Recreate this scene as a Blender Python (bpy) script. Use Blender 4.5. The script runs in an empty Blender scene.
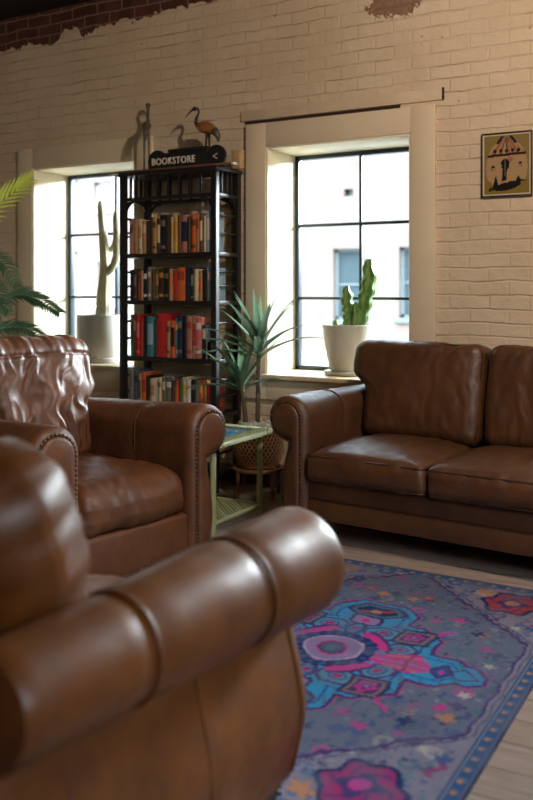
import bpy, bmesh, math, random
import numpy as np
from mathutils import Vector, Matrix, noise

random.seed(7)
PI = math.pi
SC = bpy.context.scene
COL = SC.collection

# ------------------------------------------------------------------ camera
F_PX, CAM_Z, HOR = 880.0, 1.22, 290.0
YAW = math.radians(30)
WALL = 4.76

def P(x, y, Y):
    """world point seen at pixel (x, y) of the 533x800 frame on the plane at depth Y (wall-parallel)"""
    u = (x - 266.5) / F_PX
    v = (y - HOR) / F_PX
    dx, dy = -math.sin(YAW) + math.cos(YAW) * u, math.cos(YAW) + math.sin(YAW) * u
    t = Y / dy
    return Vector((dx * t, Y, CAM_Z - v * t))

cam_d = bpy.data.cameras.new('camera')
cam = bpy.data.objects.new('camera', cam_d)
COL.objects.link(cam)
cam.location = (0, 0, CAM_Z)
cam.rotation_euler = (PI / 2, 0, YAW)
cam_d.sensor_fit = 'HORIZONTAL'
cam_d.sensor_width = 24.0
cam_d.lens = F_PX / 533 * 24
cam_d.shift_y = -(400 - HOR) / 533
cam_d.clip_start = 0.05
cam_d.clip_end = 300
cam_d.dof.use_dof = True
cam_d.dof.focus_distance = 4.2
cam_d.dof.aperture_fstop = 2.0
SC.camera = cam
SC.view_settings.view_transform = 'Standard'
SC.view_settings.look = 'None'
SC.view_settings.gamma = 1
SC.view_settings.exposure = 0.0
SC.cycles.use_denoising = True
SC.cycles.max_bounces = 10
SC.cycles.transparent_max_bounces = 12
SC.cycles.caustics_reflective = False
SC.cycles.caustics_refractive = False
SC.cycles.sample_clamp_indirect = 6.0

# ------------------------------------------------------------------ materials
def srgb(r, g, b):
    f = lambda c: (c / 255 / 12.92) if c / 255 <= 0.04045 else ((c / 255 + 0.055) / 1.055) ** 2.4
    return (f(r), f(g), f(b))

class NT:
    def __init__(self, name):
        self.m = bpy.data.materials.new(name)
        self.m.use_nodes = True
        self.t = self.m.node_tree
        self.b = self.t.nodes['Principled BSDF']
        self.out = self.t.nodes['Material Output']
    def n(self, typ, **kw):
        nd = self.t.nodes.new(typ)
        for k, v in kw.items():
            setattr(nd, k, v)
        return nd
    def l(self, a, b):
        self.t.links.new(a, b)
    def obj(self):
        return self.n('ShaderNodeTexCoord').outputs['Object']
    def noise(self, vec, scale, detail=3, rough=.5):
        nd = self.n('ShaderNodeTexNoise')
        nd.inputs['Scale'].default_value = scale
        nd.inputs['Detail'].default_value = detail
        nd.inputs['Roughness'].default_value = rough
        self.l(vec, nd.inputs['Vector'])
        return nd.outputs['Fac']
    def ramp(self, fac, stops):
        r = self.n('ShaderNodeValToRGB')
        el = r.color_ramp.elements
        while len(el) < len(stops):
            el.new(.5)
        for e, (p, c) in zip(el, stops):
            e.position = p
            e.color = (c, c, c, 1) if isinstance(c, (int, float)) else (*c, 1)
        self.l(fac, r.inputs[0])
        return r.outputs[0]
    def mix(self, fac, a, b, mode='MIX'):
        nd = self.n('ShaderNodeMix', data_type='RGBA', blend_type=mode)
        for s, v in ((nd.inputs[0], fac), (nd.inputs[6], a), (nd.inputs[7], b)):
            if hasattr(v, 'is_linked'):
                self.l(v, s)
            elif isinstance(v, tuple):
                s.default_value = (*v, 1)
            else:
                s.default_value = v
        return nd.outputs[2]
    def math(self, op, a, b=None, clamp=False):
        nd = self.n('ShaderNodeMath', operation=op, use_clamp=clamp)
        for i, v in enumerate((a, b)):
            if v is None:
                continue
            if hasattr(v, 'is_linked'):
                self.l(v, nd.inputs[i])
            else:
                nd.inputs[i].default_value = v
        return nd.outputs[0]
    def bump(self, h, strength=.3, dist=.01, prev=None):
        nd = self.n('ShaderNodeBump')
        nd.inputs['Strength'].default_value = strength
        nd.inputs['Distance'].default_value = dist
        self.l(h, nd.inputs['Height'])
        if prev is not None:
            self.l(prev, nd.inputs['Normal'])
        return nd.outputs[0]
    def base(self, c):
        if isinstance(c, tuple):
            self.b.inputs['Base Color'].default_value = (*c, 1)
        else:
            self.l(c, self.b.inputs['Base Color'])
    def rough(self, r):
        if isinstance(r, (int, float)):
            self.b.inputs['Roughness'].default_value = r
        else:
            self.l(r, self.b.inputs['Roughness'])

def simple(name, col, rough=.5, metal=0., var=.12, scale=14, bump=0., bscale=60, spec=.5):
    """base colour with a soft procedural mottling"""
    k = NT(name)
    v = k.obj()
    nz = k.noise(v, scale, 4)
    d = tuple(c * (1 - var) for c in col)
    li = tuple(min(1, c * (1 + var)) for c in col)
    k.base(k.ramp(nz, [(.3, d), (.7, li)]))
    k.rough(rough)
    k.b.inputs['Metallic'].default_value = metal
    k.b.inputs['Specular IOR Level'].default_value = spec
    if bump:
        k.l(k.bump(k.noise(v, bscale, 3), bump, .003), k.b.inputs['Normal'])
    return k.m

def leather(name, dark, mid, light, r0=.32, r1=.52, wr=.25, spec=.5):
    k = NT(name)
    k.b.inputs['Specular IOR Level'].default_value = spec
    v = k.obj()
    big = k.noise(v, 3.5, 4, .6)
    med = k.noise(v, 16, 5, .65)
    c = k.ramp(big, [(.28, dark), (.5, mid), (.75, light)])
    c2 = k.ramp(med, [(.3, dark), (.75, light)])
    c = k.mix(.45, c, c2)
    k.base(c)
    k.rough(k.ramp(med, [(.3, r1), (.7, r0)]))
    vo = k.n('ShaderNodeTexVoronoi', feature='DISTANCE_TO_EDGE')
    vo.inputs['Scale'].default_value = 260
    k.l(v, vo.inputs['Vector'])
    b = k.bump(vo.outputs['Distance'], .12, .002)
    b = k.bump(k.noise(v, 22, 4, .6), wr, .006, b)
    b = k.bump(k.noise(v, 7, 3), wr * .8, .02, b)
    k.l(b, k.b.inputs['Normal'])
    return k.m

M = {}
M['sofa'] = leather('sofa_leather', (.038, .0125, .0034), (.078, .0275, .0075), (.130, .050, .0145), .40, .56, .18, .62)
M['chair'] = leather('chair_leather', (.056, .0195, .0085), (.112, .0400, .0140), (.175, .068, .026), .38, .54, .20, .45)
M['near'] = leather('aged_leather', (.044, .0128, .0026), (.092, .0275, .0048), (.145, .0470, .0095), .36, .50, .12, .30)
M['welt'] = simple('leather_piping', (.035, .016, .009), .45)
M['chwelt'] = simple('chair_piping', (.075, .034, .020), .42)
M['nail'] = simple('antique_nail', (.075, .045, .024), .35, .7)
M['foot'] = simple('dark_wood_foot', (.025, .014, .009), .4)
M['black'] = simple('black_metal', (.010, .0095, .009), .42, .0, .2)
M['steel'] = simple('window_steel', (.020, .034, .042), .4)
M['trim'] = simple('cream_trim_paint', srgb(222, 206, 176), .5, 0, .04, 3, .08, 40)
M['reveal'] = simple('reveal_paint', srgb(240, 228, 198), .55, 0, .03, 3)
M['green'] = None
M['wood'] = simple('plank_wood', (.17, .075, .03), .5, 0, .3, 20)
M['white'] = simple('white_tip', (.75, .7, .6), .5)
M['cream'] = simple('cream_letter', (.72, .66, .54), .5)
M['soil'] = simple('potting_soil', (.05, .03, .018), .9, 0, .4, 60, .5, 90)
M['pagewhite'] = simple('book_pages', (.62, .54, .40), .8, 0, .1, 30)

def brick_wall():
    k = NT('painted_brick')
    co = k.obj()
    # organic wobble of the courses
    nz = k.n('ShaderNodeTexNoise')
    nz.inputs['Scale'].default_value = 4.5
    nz.inputs['Detail'].default_value = 3
    k.l(co, nz.inputs['Vector'])
    sub = k.n('ShaderNodeVectorMath', operation='MULTIPLY_ADD')
    k.l(nz.outputs['Color'], sub.inputs[0])
    sub.inputs[1].default_value = (.035, .035, .035)
    k.l(co, sub.inputs[2])
    sp = k.n('ShaderNodeSeparateXYZ')
    k.l(sub.outputs[0], sp.inputs[0])
    cb = k.n('ShaderNodeCombineXYZ')
    k.l(sp.outputs[0], cb.inputs[0])
    k.l(sp.outputs[2], cb.inputs[1])
    br = k.n('ShaderNodeTexBrick')
    br.offset = .5
    k.l(cb.outputs[0], br.inputs['Vector'])
    br.inputs['Scale'].default_value = 1
    br.inputs['Brick Width'].default_value = .222
    br.inputs['Row Height'].default_value = .0755
    br.inputs['Mortar Size'].default_value = .007
    br.inputs['Mortar Smooth'].default_value = .55
    br.inputs['Color1'].default_value = (.20, .20, .20, 1)
    br.inputs['Color2'].default_value = (.8, .8, .8, 1)
    br.inputs['Mortar'].default_value = (.5, .5, .5, 1)
    mort = br.outputs['Fac']
    # thin crack line lives in the very middle of the joint
    br2 = k.n('ShaderNodeTexBrick')
    br2.offset = .5
    k.l(cb.outputs[0], br2.inputs['Vector'])
    for n_, v_ in (('Scale', 1), ('Brick Width', .222), ('Row Height', .0755), ('Mortar Size', .0022), ('Mortar Smooth', .4)):
        br2.inputs[n_].default_value = v_
    pt = k.n('ShaderNodeSeparateXYZ')
    k.l(co, pt.inputs[0])
    big = k.noise(co, 1.3, 4, .6)
    fine = k.noise(co, 26, 5, .7)
    paint = k.mix(k.ramp(big, [(.3, 0.), (.7, 1.)]), srgb(205, 184, 154), srgb(223, 205, 176))
    # each brick a hair different
    paint = k.mix(.10, paint, br.outputs['Color'], 'SOFT_LIGHT')
    gate = k.ramp(k.noise(co, 3.3, 4, .7), [(.48, 0.), (.64, 1.)])
    # bed joints show far more than the upright joints
    row = k.math('FRACT', k.math('DIVIDE', sp.outputs[2], .0755))
    bed = k.math('ABSOLUTE', k.math('SUBTRACT', row, .5))
    bedw = k.ramp(bed, [(.40, 0.), (.47, 1.)])
    bedl = k.ramp(bed, [(.462, 0.), (.49, 1.)])
    crack = k.math('MAXIMUM', k.math('MULTIPLY', br2.outputs['Fac'], .45), bedl)
    crack = k.math('MULTIPLY', crack, gate)
    crack = k.math('MULTIPLY', crack, .8)
    paint = k.mix(crack, paint, (.13, .07, .04))
    paint = k.mix(k.math('MULTIPLY', mort, .05), paint, (.32, .22, .15))
    spots = k.ramp(k.noise(co, 17, 2, .5), [(.72, 0.), (.76, 1.)])
    paint = k.mix(k.math('MULTIPLY', spots, .6), paint, (.22, .12, .07))
    # bare brick where the paint stops under the ceiling and where plaster fell off
    raw = k.mix(k.ramp(k.noise(co, 7, 3), [(.35, 0.), (.65, 1.)]), (.085, .030, .018), (.16, .060, .034))
    raw = k.mix(.5, raw, k.mix(1., raw, br.outputs['Color'], 'MULTIPLY'))
    raw = k.mix(mort, raw, (.22, .17, .12))
    h = k.math('ADD', pt.outputs[2], k.math('MULTIPLY', k.math('SUBTRACT', k.noise(co, 5, 5, .65), .5), .30))
    h = k.math('SUBTRACT', h, k.math('MULTIPLY', k.math('ADD', pt.outputs[0], 5.0), .035))
    top = k.math('GREATER_THAN', h, 3.025)
    dx = k.math('MULTIPLY', k.math('SUBTRACT', pt.outputs[0], -1.89), .72)
    dz = k.math('MULTIPLY', k.math('SUBTRACT', pt.outputs[2], 2.90), 1.2)
    rr = k.math('SQRT', k.math('ADD', k.math('MULTIPLY', dx, dx), k.math('MULTIPLY', dz, dz)))
    rr = k.math('ADD', rr, k.math('MULTIPLY', k.math('SUBTRACT', k.noise(co, 16, 5, .7), .5), .20))
    patch = k.math('LESS_THAN', rr, .125)
    col = k.mix(patch, paint, k.mix(fine, (.14, .065, .035), (.42, .27, .17)))
    col = k.mix(top, col, raw)
    k.base(col)
    k.rough(.62)
    hgt = k.math('SUBTRACT', k.math('MULTIPLY', fine, .8), k.math('ADD', k.math('MULTIPLY', mort, .26), k.math('MULTIPLY', k.math('MULTIPLY', bedw, k.ramp(k.noise(co, 2.6, 4, .7), [(.38, .1), (.62, 1.)])), .55)))
    hgt = k.math('ADD', hgt, k.math('MULTIPLY', k.noise(co, 11, 5, .65), 1.7))
    hgt = k.math('SUBTRACT', hgt, k.math('MULTIPLY', k.math('ADD', patch, top), .8))
    b = k.bump(hgt, .75, .007)
    b = k.bump(big, .5, .03, b)
    b = k.bump(br.outputs['Color'], .25, .004, b)
    k.l(b, k.b.inputs['Normal'])
    return k.m
M['brick'] = brick_wall()

def plank_floor():
    k = NT('plank_floor')
    co = k.obj()
    br = k.n('ShaderNodeTexBrick')
    br.offset = .37
    k.l(co, br.inputs['Vector'])
    for n_, v_ in (('Scale', 1), ('Brick Width', 1.9), ('Row Height', .14), ('Mortar Size', .0025), ('Mortar Smooth', .3)):
        br.inputs[n_].default_value = v_
    br.inputs['Color1'].default_value = (.15, .15, .15, 1)
    br.inputs['Color2'].default_value = (.85, .85, .85, 1)
    mp = k.n('ShaderNodeMapping')
    mp.inputs['Scale'].default_value = (1.2, 16, 1)
    k.l(co, mp.inputs['Vector'])
    g = k.noise(mp.outputs[0], 3, 6, .65)
    c = k.ramp(g, [(.25, (.20, .135, .095)), (.55, (.36, .285, .235)), (.8, (.48, .41, .36))])
    c = k.mix(.35, c, br.outputs['Color'], 'SOFT_LIGHT')
    c = k.mix(br.outputs['Fac'], c, (.05, .032, .02))
    k.base(c)
    k.rough(k.ramp(g, [(.2, .36), (.8, .24)]))
    h = k.math('SUBTRACT', k.math('MULTIPLY', g, .3), br.outputs['Fac'])
    k.l(k.bump(h, .3, .003), k.b.inputs['Normal'])
    return k.m
M['floor'] = plank_floor()

def vcol_mat(name, rough=.9, bump=.4, bscale=350):
    k = NT(name)
    a = k.n('ShaderNodeVertexColor', layer_name='Col')
    v = k.obj()
    n = k.noise(v, 140, 3, .6)
    k.base(k.mix(k.math('MULTIPLY', n, .45), a.outputs[0], k.mix(1., a.outputs[0], (.45, .45, .45), 'MULTIPLY')))
    k.rough(rough)
    k.b.inputs['Specular IOR Level'].default_value = .2
    if bump:
        k.l(k.bump(k.noise(v, bscale, 2), bump, .003), k.b.inputs['Normal'])
    return k.m

def glass_mat():
    k = NT('window_glass')
    tr = k.n('ShaderNodeBsdfTransparent')
    tr.inputs[0].default_value = (.96, .985, .98, 1)
    gl = k.n('ShaderNodeBsdfGlossy')
    gl.inputs['Roughness'].default_value = .02
    lw = k.n('ShaderNodeFresnel')
    lw.inputs[0].default_value = 1.3
    mx = k.n('ShaderNodeMixShader')
    k.l(lw.outputs[0], mx.inputs[0])
    k.l(tr.outputs[0], mx.inputs[1])
    k.l(gl.outputs[0], mx.inputs[2])
    k.l(mx.outputs[0], k.out.inputs[0])
    return k.m
M['glass'] = glass_mat()

def leaf_mat(name, dark, light, trans=.25, rough=.4):
    k = NT(name)
    v = k.obj()
    k.base(k.ramp(k.noise(v, 9, 3), [(.3, dark), (.7, light)]))
    k.rough(rough)
    tl = k.n('ShaderNodeBsdfTranslucent')
    tl.inputs[0].default_value = (*[min(1, c * 1.6) for c in light], 1)
    mx = k.n('ShaderNodeMixShader')
    mx.inputs[0].default_value = trans
    k.l(k.b.outputs[0], mx.inputs[1])
    k.l(tl.outputs[0], mx.inputs[2])
    k.l(mx.outputs[0], k.out.inputs[0])
    return k.m

# ------------------------------------------------------------------ mesh helpers
class B:
    def __init__(self):
        self.bm = bmesh.new()
    def quadmesh(self, vs, fs, mi=0):
        V = [self.bm.verts.new(v) for v in vs]
        for f in fs:
            try:
                fc = self.bm.faces.new([V[i] for i in f])
                fc.material_index = mi
            except ValueError:
                pass
        return V
    def box(self, x0, x1, y0, y1, z0, z1, bev=0., seg=2, mi=0, mat=None):
        vs = [Vector((x, y, z)) for x in (x0, x1) for y in (y0, y1) for z in (z0, z1)]
        if mat is not None:
            vs = [mat @ v for v in vs]
        V = [self.bm.verts.new(v) for v in vs]
        fs = [(0, 1, 3, 2), (4, 6, 7, 5), (0, 4, 5, 1), (2, 3, 7, 6), (0, 2, 6, 4), (1, 5, 7, 3)]
        F = [self.bm.faces.new([V[i] for i in f]) for f in fs]
        for f in F:
            f.material_index = mi
        if bev > 0:
            es = list({e for f in F for e in f.edges})
            r = bmesh.ops.bevel(self.bm, geom=es, offset=bev, segments=seg, affect='EDGES', profile=.5)
            for f in r['faces']:
                f.material_index = mi
    def tube(self, pts, rad, seg=8, closed=False, caps=True, mi=0):
        pts = [Vector(p) for p in pts]
        n = len(pts)
        if not hasattr(rad, '__len__'):
            rad = [rad] * n
        rings = []
        ref = None
        for i in range(n):
            if closed:
                t = pts[(i + 1) % n] - pts[i - 1]
            else:
                t = pts[min(i + 1, n - 1)] - pts[max(i - 1, 0)]
            t = t.normalized() if t.length > 1e-9 else Vector((0, 0, 1))
            if ref is None:
                ref = t.orthogonal().normalized()
            else:
                ref = (ref - t * ref.dot(t))
                ref = ref.normalized() if ref.length > 1e-6 else t.orthogonal().normalized()
            bi = t.cross(ref)
            rings.append([self.bm.verts.new(pts[i] + (ref * math.cos(2 * PI * k / seg) + bi * math.sin(2 * PI * k / seg)) * rad[i]) for k in range(seg)])
        m = n if closed else n - 1
        for i in range(m):
            a, b = rings[i], rings[(i + 1) % n]
            for k in range(seg):
                f = self.bm.faces.new((a[k], a[(k + 1) % seg], b[(k + 1) % seg], b[k]))
                f.material_index = mi
        if caps and not closed:
            self.bm.faces.new(rings[0][::-1]).material_index = mi
            self.bm.faces.new(rings[-1]).material_index = mi
    def lathe(self, prof, seg=32, c=(0, 0, 0), mi=0, wob=None):
        rings = []
        for (r, z) in prof:
            if r < 1e-5:
                rings.append([self.bm.verts.new((c[0], c[1], c[2] + z))])
            else:
                rings.append([self.bm.verts.new((c[0] + r * (1 + (wob(2 * PI * k / seg, z) if wob else 0)) * math.cos(2 * PI * k / seg), c[1] + r * (1 + (wob(2 * PI * k / seg, z) if wob else 0)) * math.sin(2 * PI * k / seg), c[2] + z)) for k in range(seg)])
        for a, b in zip(rings, rings[1:]):
            for k in range(seg):
                k2 = (k + 1) % seg
                if len(a) == 1 and len(b) == 1:
                    continue
                if len(a) == 1:
                    f = self.bm.faces.new((a[0], b[k], b[k2]))
                elif len(b) == 1:
                    f = self.bm.faces.new((a[k], b[0], a[k2]))
                else:
                    f = self.bm.faces.new((a[k], b[k], b[k2], a[k2]))
                f.material_index = mi
    def ball(self, c, r, sx=1, sy=1, sz=1, u=14, v=10, rot=None, mi=0):
        mt = Matrix.Translation(c) @ (rot.to_4x4() if rot else Matrix.Identity(4)) @ Matrix.Diagonal((r * sx, r * sy, r * sz, 1))
        g = bmesh.ops.create_uvsphere(self.bm, u_segments=u, v_segments=v, radius=1, matrix=mt)
        for vv in g['verts']:
            for f in vv.link_faces:
                f.material_index = mi
    def obj(self, name, mats, parent=None, smooth=True, loc=None, recalc=True):
        if recalc:
            bmesh.ops.recalc_face_normals(self.bm, faces=self.bm.faces)
        me = bpy.data.meshes.new(name)
        self.bm.to_mesh(me)
        self.bm.free()
        for m in (mats if isinstance(mats, (list, tuple)) else [mats]):
            me.materials.append(m)
        if smooth:
            me.polygons.foreach_set('use_smooth', [True] * len(me.polygons))
            if smooth != 'full':
                me.set_sharp_from_angle(angle=math.radians(40))
        o = bpy.data.objects.new(name, me)
        COL.objects.link(o)
        if parent is not None:
            o.parent = parent
        if loc is not None:
            o.location = loc
        return o

def thing(name, label, cat, loc=(0, 0, 0), rz=0., group=None):
    o = bpy.data.objects.new(name, None)
    COL.objects.link(o)
    o.location = loc
    o.rotation_euler = (0, 0, rz)
    o.empty_display_size = .1
    return tag(o, label, cat, group)

def tag(o, label, cat, group=None, kind=None):
    o['label'] = label
    o['category'] = cat
    if group:
        o['group'] = group
    if kind:
        o['kind'] = kind
    return o

def struct(o, label, cat):
    return tag(o, label, cat, None, 'structure')

def onebox(name, mat, dims, parent=None, bev=.003):
    b = B()
    b.box(*dims, bev=bev)
    return b.obj(name, mat, parent)

def catmull(pts, n=8, closed=False):
    pts = [Vector(p) for p in pts]
    out = []
    m = len(pts)
    for i in range(m if closed else m - 1):
        if closed:
            p0, p1, p2, p3 = pts[i - 1], pts[i], pts[(i + 1) % m], pts[(i + 2) % m]
        else:
            p0, p1, p2, p3 = pts[max(i - 1, 0)], pts[i], pts[i + 1], pts[min(i + 2, m - 1)]
        for k in range(n):
            t = k / n
            out.append(.5 * ((2 * p1) + (p2 - p0) * t + (2 * p0 - 5 * p1 + 4 * p2 - p3) * t * t + (3 * p1 - p0 - 3 * p2 + p3) * t ** 3))
    if not closed:
        out.append(pts[-1])
    return out

# ------------------------------------------------------------------ room shell
X0, X1, Y0, CZ = -6.2, 2.4, -3.6, 3.26
WINS = [(-4.72, -3.77), (-2.74, -1.79), (-.77, .17)]
SZ0, SZ1, WD = .70, 2.11, .36

def make_wall_back():
    b = B()
    xs = sorted([X0, X1] + [x for w in WINS for x in w])
    zs = [0, SZ0 - .02, SZ1 + .012, CZ + .1]
    for i in range(len(xs) - 1):
        for j in range(3):
            mid = (xs[i] + xs[i + 1]) / 2
            if j == 1 and any(a < mid < c for a, c in WINS):
                continue
            b.box(xs[i], xs[i + 1], WALL, WALL + .42, zs[j], zs[j + 1])
    return b.obj('wall_back', M['brick'], smooth=False)
struct(make_wall_back(), 'cream painted brick wall with bare red brick under the ceiling', 'wall')

struct(onebox('floor', M['floor'], (X0, X1, Y0, WALL + .02, -.08, 0), bev=0), 'wood plank floor of the lounge', 'floor')
ceil_m = simple('dark_ceiling', (.010, .008, .007), .8)
struct(onebox('ceiling', ceil_m, (X0, X1, Y0, WALL + .02, CZ, CZ + .1), bev=0), 'dark ceiling above the painted brick wall', 'ceiling')
plaster = simple('plain_plaster', srgb(200, 186, 165), .8, 0, .06, 2)
struct(onebox('wall_left', plaster, (X0 - .15, X0, Y0, WALL + .42, 0, CZ), bev=0), 'plain plaster wall on the left beyond the palm', 'wall')
struct(onebox('wall_right', plaster, (X1, X1 + .15, Y0, WALL + .42, 0, CZ), bev=0), 'plain plaster wall on the far right', 'wall')
struct(onebox('wall_front', plaster, (X0, X1, Y0 - .15, Y0, 0, CZ), bev=0), 'plain plaster wall behind the viewpoint', 'wall')
bb = B()
bb.box(X0, X1, WALL - .018, WALL, 0, .10, .004)
struct(bb.obj('baseboard_back', simple('dark_baseboard', (.06, .04, .03), .5)), 'dark low board along the foot of the brick wall', 'baseboard')

wl = ['steel framed window behind the tall pale cactus', 'steel framed window behind the green cactus and white pot', 'steel framed window further right beyond the poster']
for wi, (a, c) in enumerate(WINS):
    b = B()
    y0 = WALL - .028
    # casing boards on the wall
    b.box(a - .145, a, y0, WALL, .54, SZ1 + .15, .004)
    b.box(c, c + .145, y0, WALL, .54, SZ1 + .15, .004)
    b.box(a, c, y0, WALL, SZ1, SZ1 + .15, .004)
    b.box(a, c, y0, WALL, .54, SZ0 - .03, .004)
    tr = b.obj('trim_%d' % (wi + 1), M['trim'])
    struct(tr, ['wide cream window casing left of the bookshelf', 'wide cream window casing behind the sofa', 'wide cream window casing right of the poster'][wi], 'trim')
    r = B()
    r.box(a, a + .012, WALL - .02, WALL + WD, SZ0 - .02, SZ1, .002)
    r.box(c - .012, c, WALL - .02, WALL + WD, SZ0 - .02, SZ1, .002)
    r.box(a + .012, c - .012, WALL - .02, WALL + WD, SZ1 - .012, SZ1, .002)
    r.obj('reveal_lining', M['reveal'], tr)
    w = thing('window_%d' % (wi + 1), wl[wi], 'window', ((a + c) / 2, WALL + WD, SZ0))
    w['kind'] = 'structure'
    hw, hh = (c - a) / 2 - .012, SZ1 - SZ0 - .012
    f = B()
    t = .027
    f.box(-hw, -hw + t, -.02, .03, 0, hh, .003)
    f.box(hw - t, hw, -.02, .03, 0, hh, .003)
    f.box(-hw, hw, -.02, .03, 0, t, .003)
    f.box(-hw, hw, -.02, .03, hh - t, hh, .003)
    f.obj('window_frame', M['steel'], w)
    mu = B()
    mu.box(-.009, .009, -.012, .022, t, hh - t, .002)
    for zz in (.467, .94):
        mu.box(-hw + t, hw - t, -.011, .021, zz - .009, zz + .009, .002)
    mu.obj('muntin', M['steel'], w)
    onebox('pane', M['glass'], (-hw + t, hw - t, .003, .007, t, hh - t), w, bev=0)
    s = B()
    s.box(-hw - .055, hw + .055, -WD - .085, -WD - .005, -.026, 0, .005)
    s.box(-hw + .001, hw - .001, -WD - .01, .03, -.026, 0, .002)
    s.obj('window_sill', simple('sill_wood_%d' % wi, srgb(214, 190, 160), .45, 0, .06, 8), w)

# painted timber lintel above the middle window
lb = B()
lb.box(-2.93, -1.60, WALL - .012, WALL, 2.285, 2.352, .004)
struct(lb.obj('trim_4', simple('lintel_paint', srgb(210, 190, 160), .6, 0, .1, 6, .2, 30)), 'painted timber lintel just above the window behind the sofa', 'trim')
ck = B()
ck.box(-2.90, -1.86, WALL - .010, WALL, 2.268, 2.281)
ck.box(-1.609, -1.600, WALL - .0135, WALL, 2.285, 2.352)
struct(ck.obj('trim_5', simple('open_joint', (.03, .017, .011), .9)), 'dark open joint between the lintel and the window casing', 'trim')

# ------------------------------------------------------------------ leather seating
def rounded_box(hx, hy, hz, r, nx, ny, nz, fn=None):
    """one closed mesh: box with rounded edges; fn(p, n) -> displaced point"""
    b = B()
    idx = {}
    def vert(q):
        k = (round(q[0], 5), round(q[1], 5), round(q[2], 5))
        if k not in idx:
            c = Vector((max(-hx + r, min(hx - r, q[0])), max(-hy + r, min(hy - r, q[1])), max(-hz + r, min(hz - r, q[2]))))
            d = Vector(q) - c
            d.normalize()
            p = c + d * r
            if fn:
                p = fn(p, d)
            idx[k] = b.bm.verts.new(p)
        return idx[k]
    def ticks(h, n):
        m = max(2, int(n * .25))
        o = [-h + r * (1 - math.cos(PI / 2 * i / m)) for i in range(m)]
        inner = [-h + r + (2 * h - 2 * r) * i / n for i in range(n + 1)]
        return [round(v, 6) for v in o + inner + [-v for v in o[::-1]]]
    T = (ticks(hx, nx), ticks(hy, ny), ticks(hz, nz))
    H = (hx, hy, hz)
    for ax in range(3):
        u, v = [(1, 2), (2, 0), (0, 1)][ax]
        for s in (-1, 1):
            for i in range(len(T[u]) - 1):
                for j in range(len(T[v]) - 1):
                    qs = []
                    for (di, dj) in ((0, 0), (1, 0), (1, 1), (0, 1)):
                        q = [0, 0, 0]
                        q[ax] = s * H[ax]
                        q[u] = T[u][i + di]
                        q[v] = T[v][j + dj]
                        qs.append(vert(q))
                    if len(set(qs)) >= 3:
                        try:
                            b.bm.faces.new(qs if s > 0 else qs[::-1])
                        except ValueError:
                            pass
    return b

def nz3(x, y, z):
    return noise.noise(Vector((x, y, z)))

def arm_profile(xi, r, zt, w_tuck, w_bulge, w_bot, zb=.085):
    zb = ARM_FOOT[0]
    xc, zc = xi + r, zt - r
    pts = [(xi, zb), (xi, .16), (xi, .24), (xi, .32), (xi, .40)]
    if zc > .45:
        pts += [(xi, .40 + (zc - .40) * .5)]
    else:
        pts += [(xi, .40 + (zc - .40) * .5)]
    na = 26
    for i in range(na + 1):
        a = PI - (PI + math.radians(62)) * i / na
        pts.append((xc + r * math.cos(a), zc + r * math.sin(a)))
    zk = zc - r * 1.03
    ctrl = [(xi + w_tuck, zk), (xi + w_tuck + .004, zk - .035), (xi + w_tuck + (w_bulge - w_tuck) * .7, zk * .72), (xi + w_bulge, .24), (xi + w_bulge * .55 + w_bot * .45, .15), (xi + w_bot, zb)]
    sm = catmull([(x, 0, z) for x, z in ctrl], 4)
    pts += [(p.x, p.z) for p in sm]
    return pts

ARM_FOOT = [.085]
def inset(pts, d):
    n = len(pts)
    out = []
    for i in range(n):
        a, p, c = Vector(pts[i - 1]), Vector(pts[i]), Vector(pts[(i + 1) % n])
        e1, e2 = (p - a), (c - p)
        e1 = e1.normalized() if e1.length > 1e-9 else e2.normalized()
        e2 = e2.normalized() if e2.length > 1e-9 else e1
        n1, n2 = Vector((e1.y, -e1.x)), Vector((e2.y, -e2.x))   # clockwise outline: inside on the right
        m = n1 + n2
        m = m.normalized() if m.length > 1e-6 else n1
        s = 1 / max(.5, m.dot(n1))
        out.append(tuple(p + m * d * s))
    return out

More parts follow.
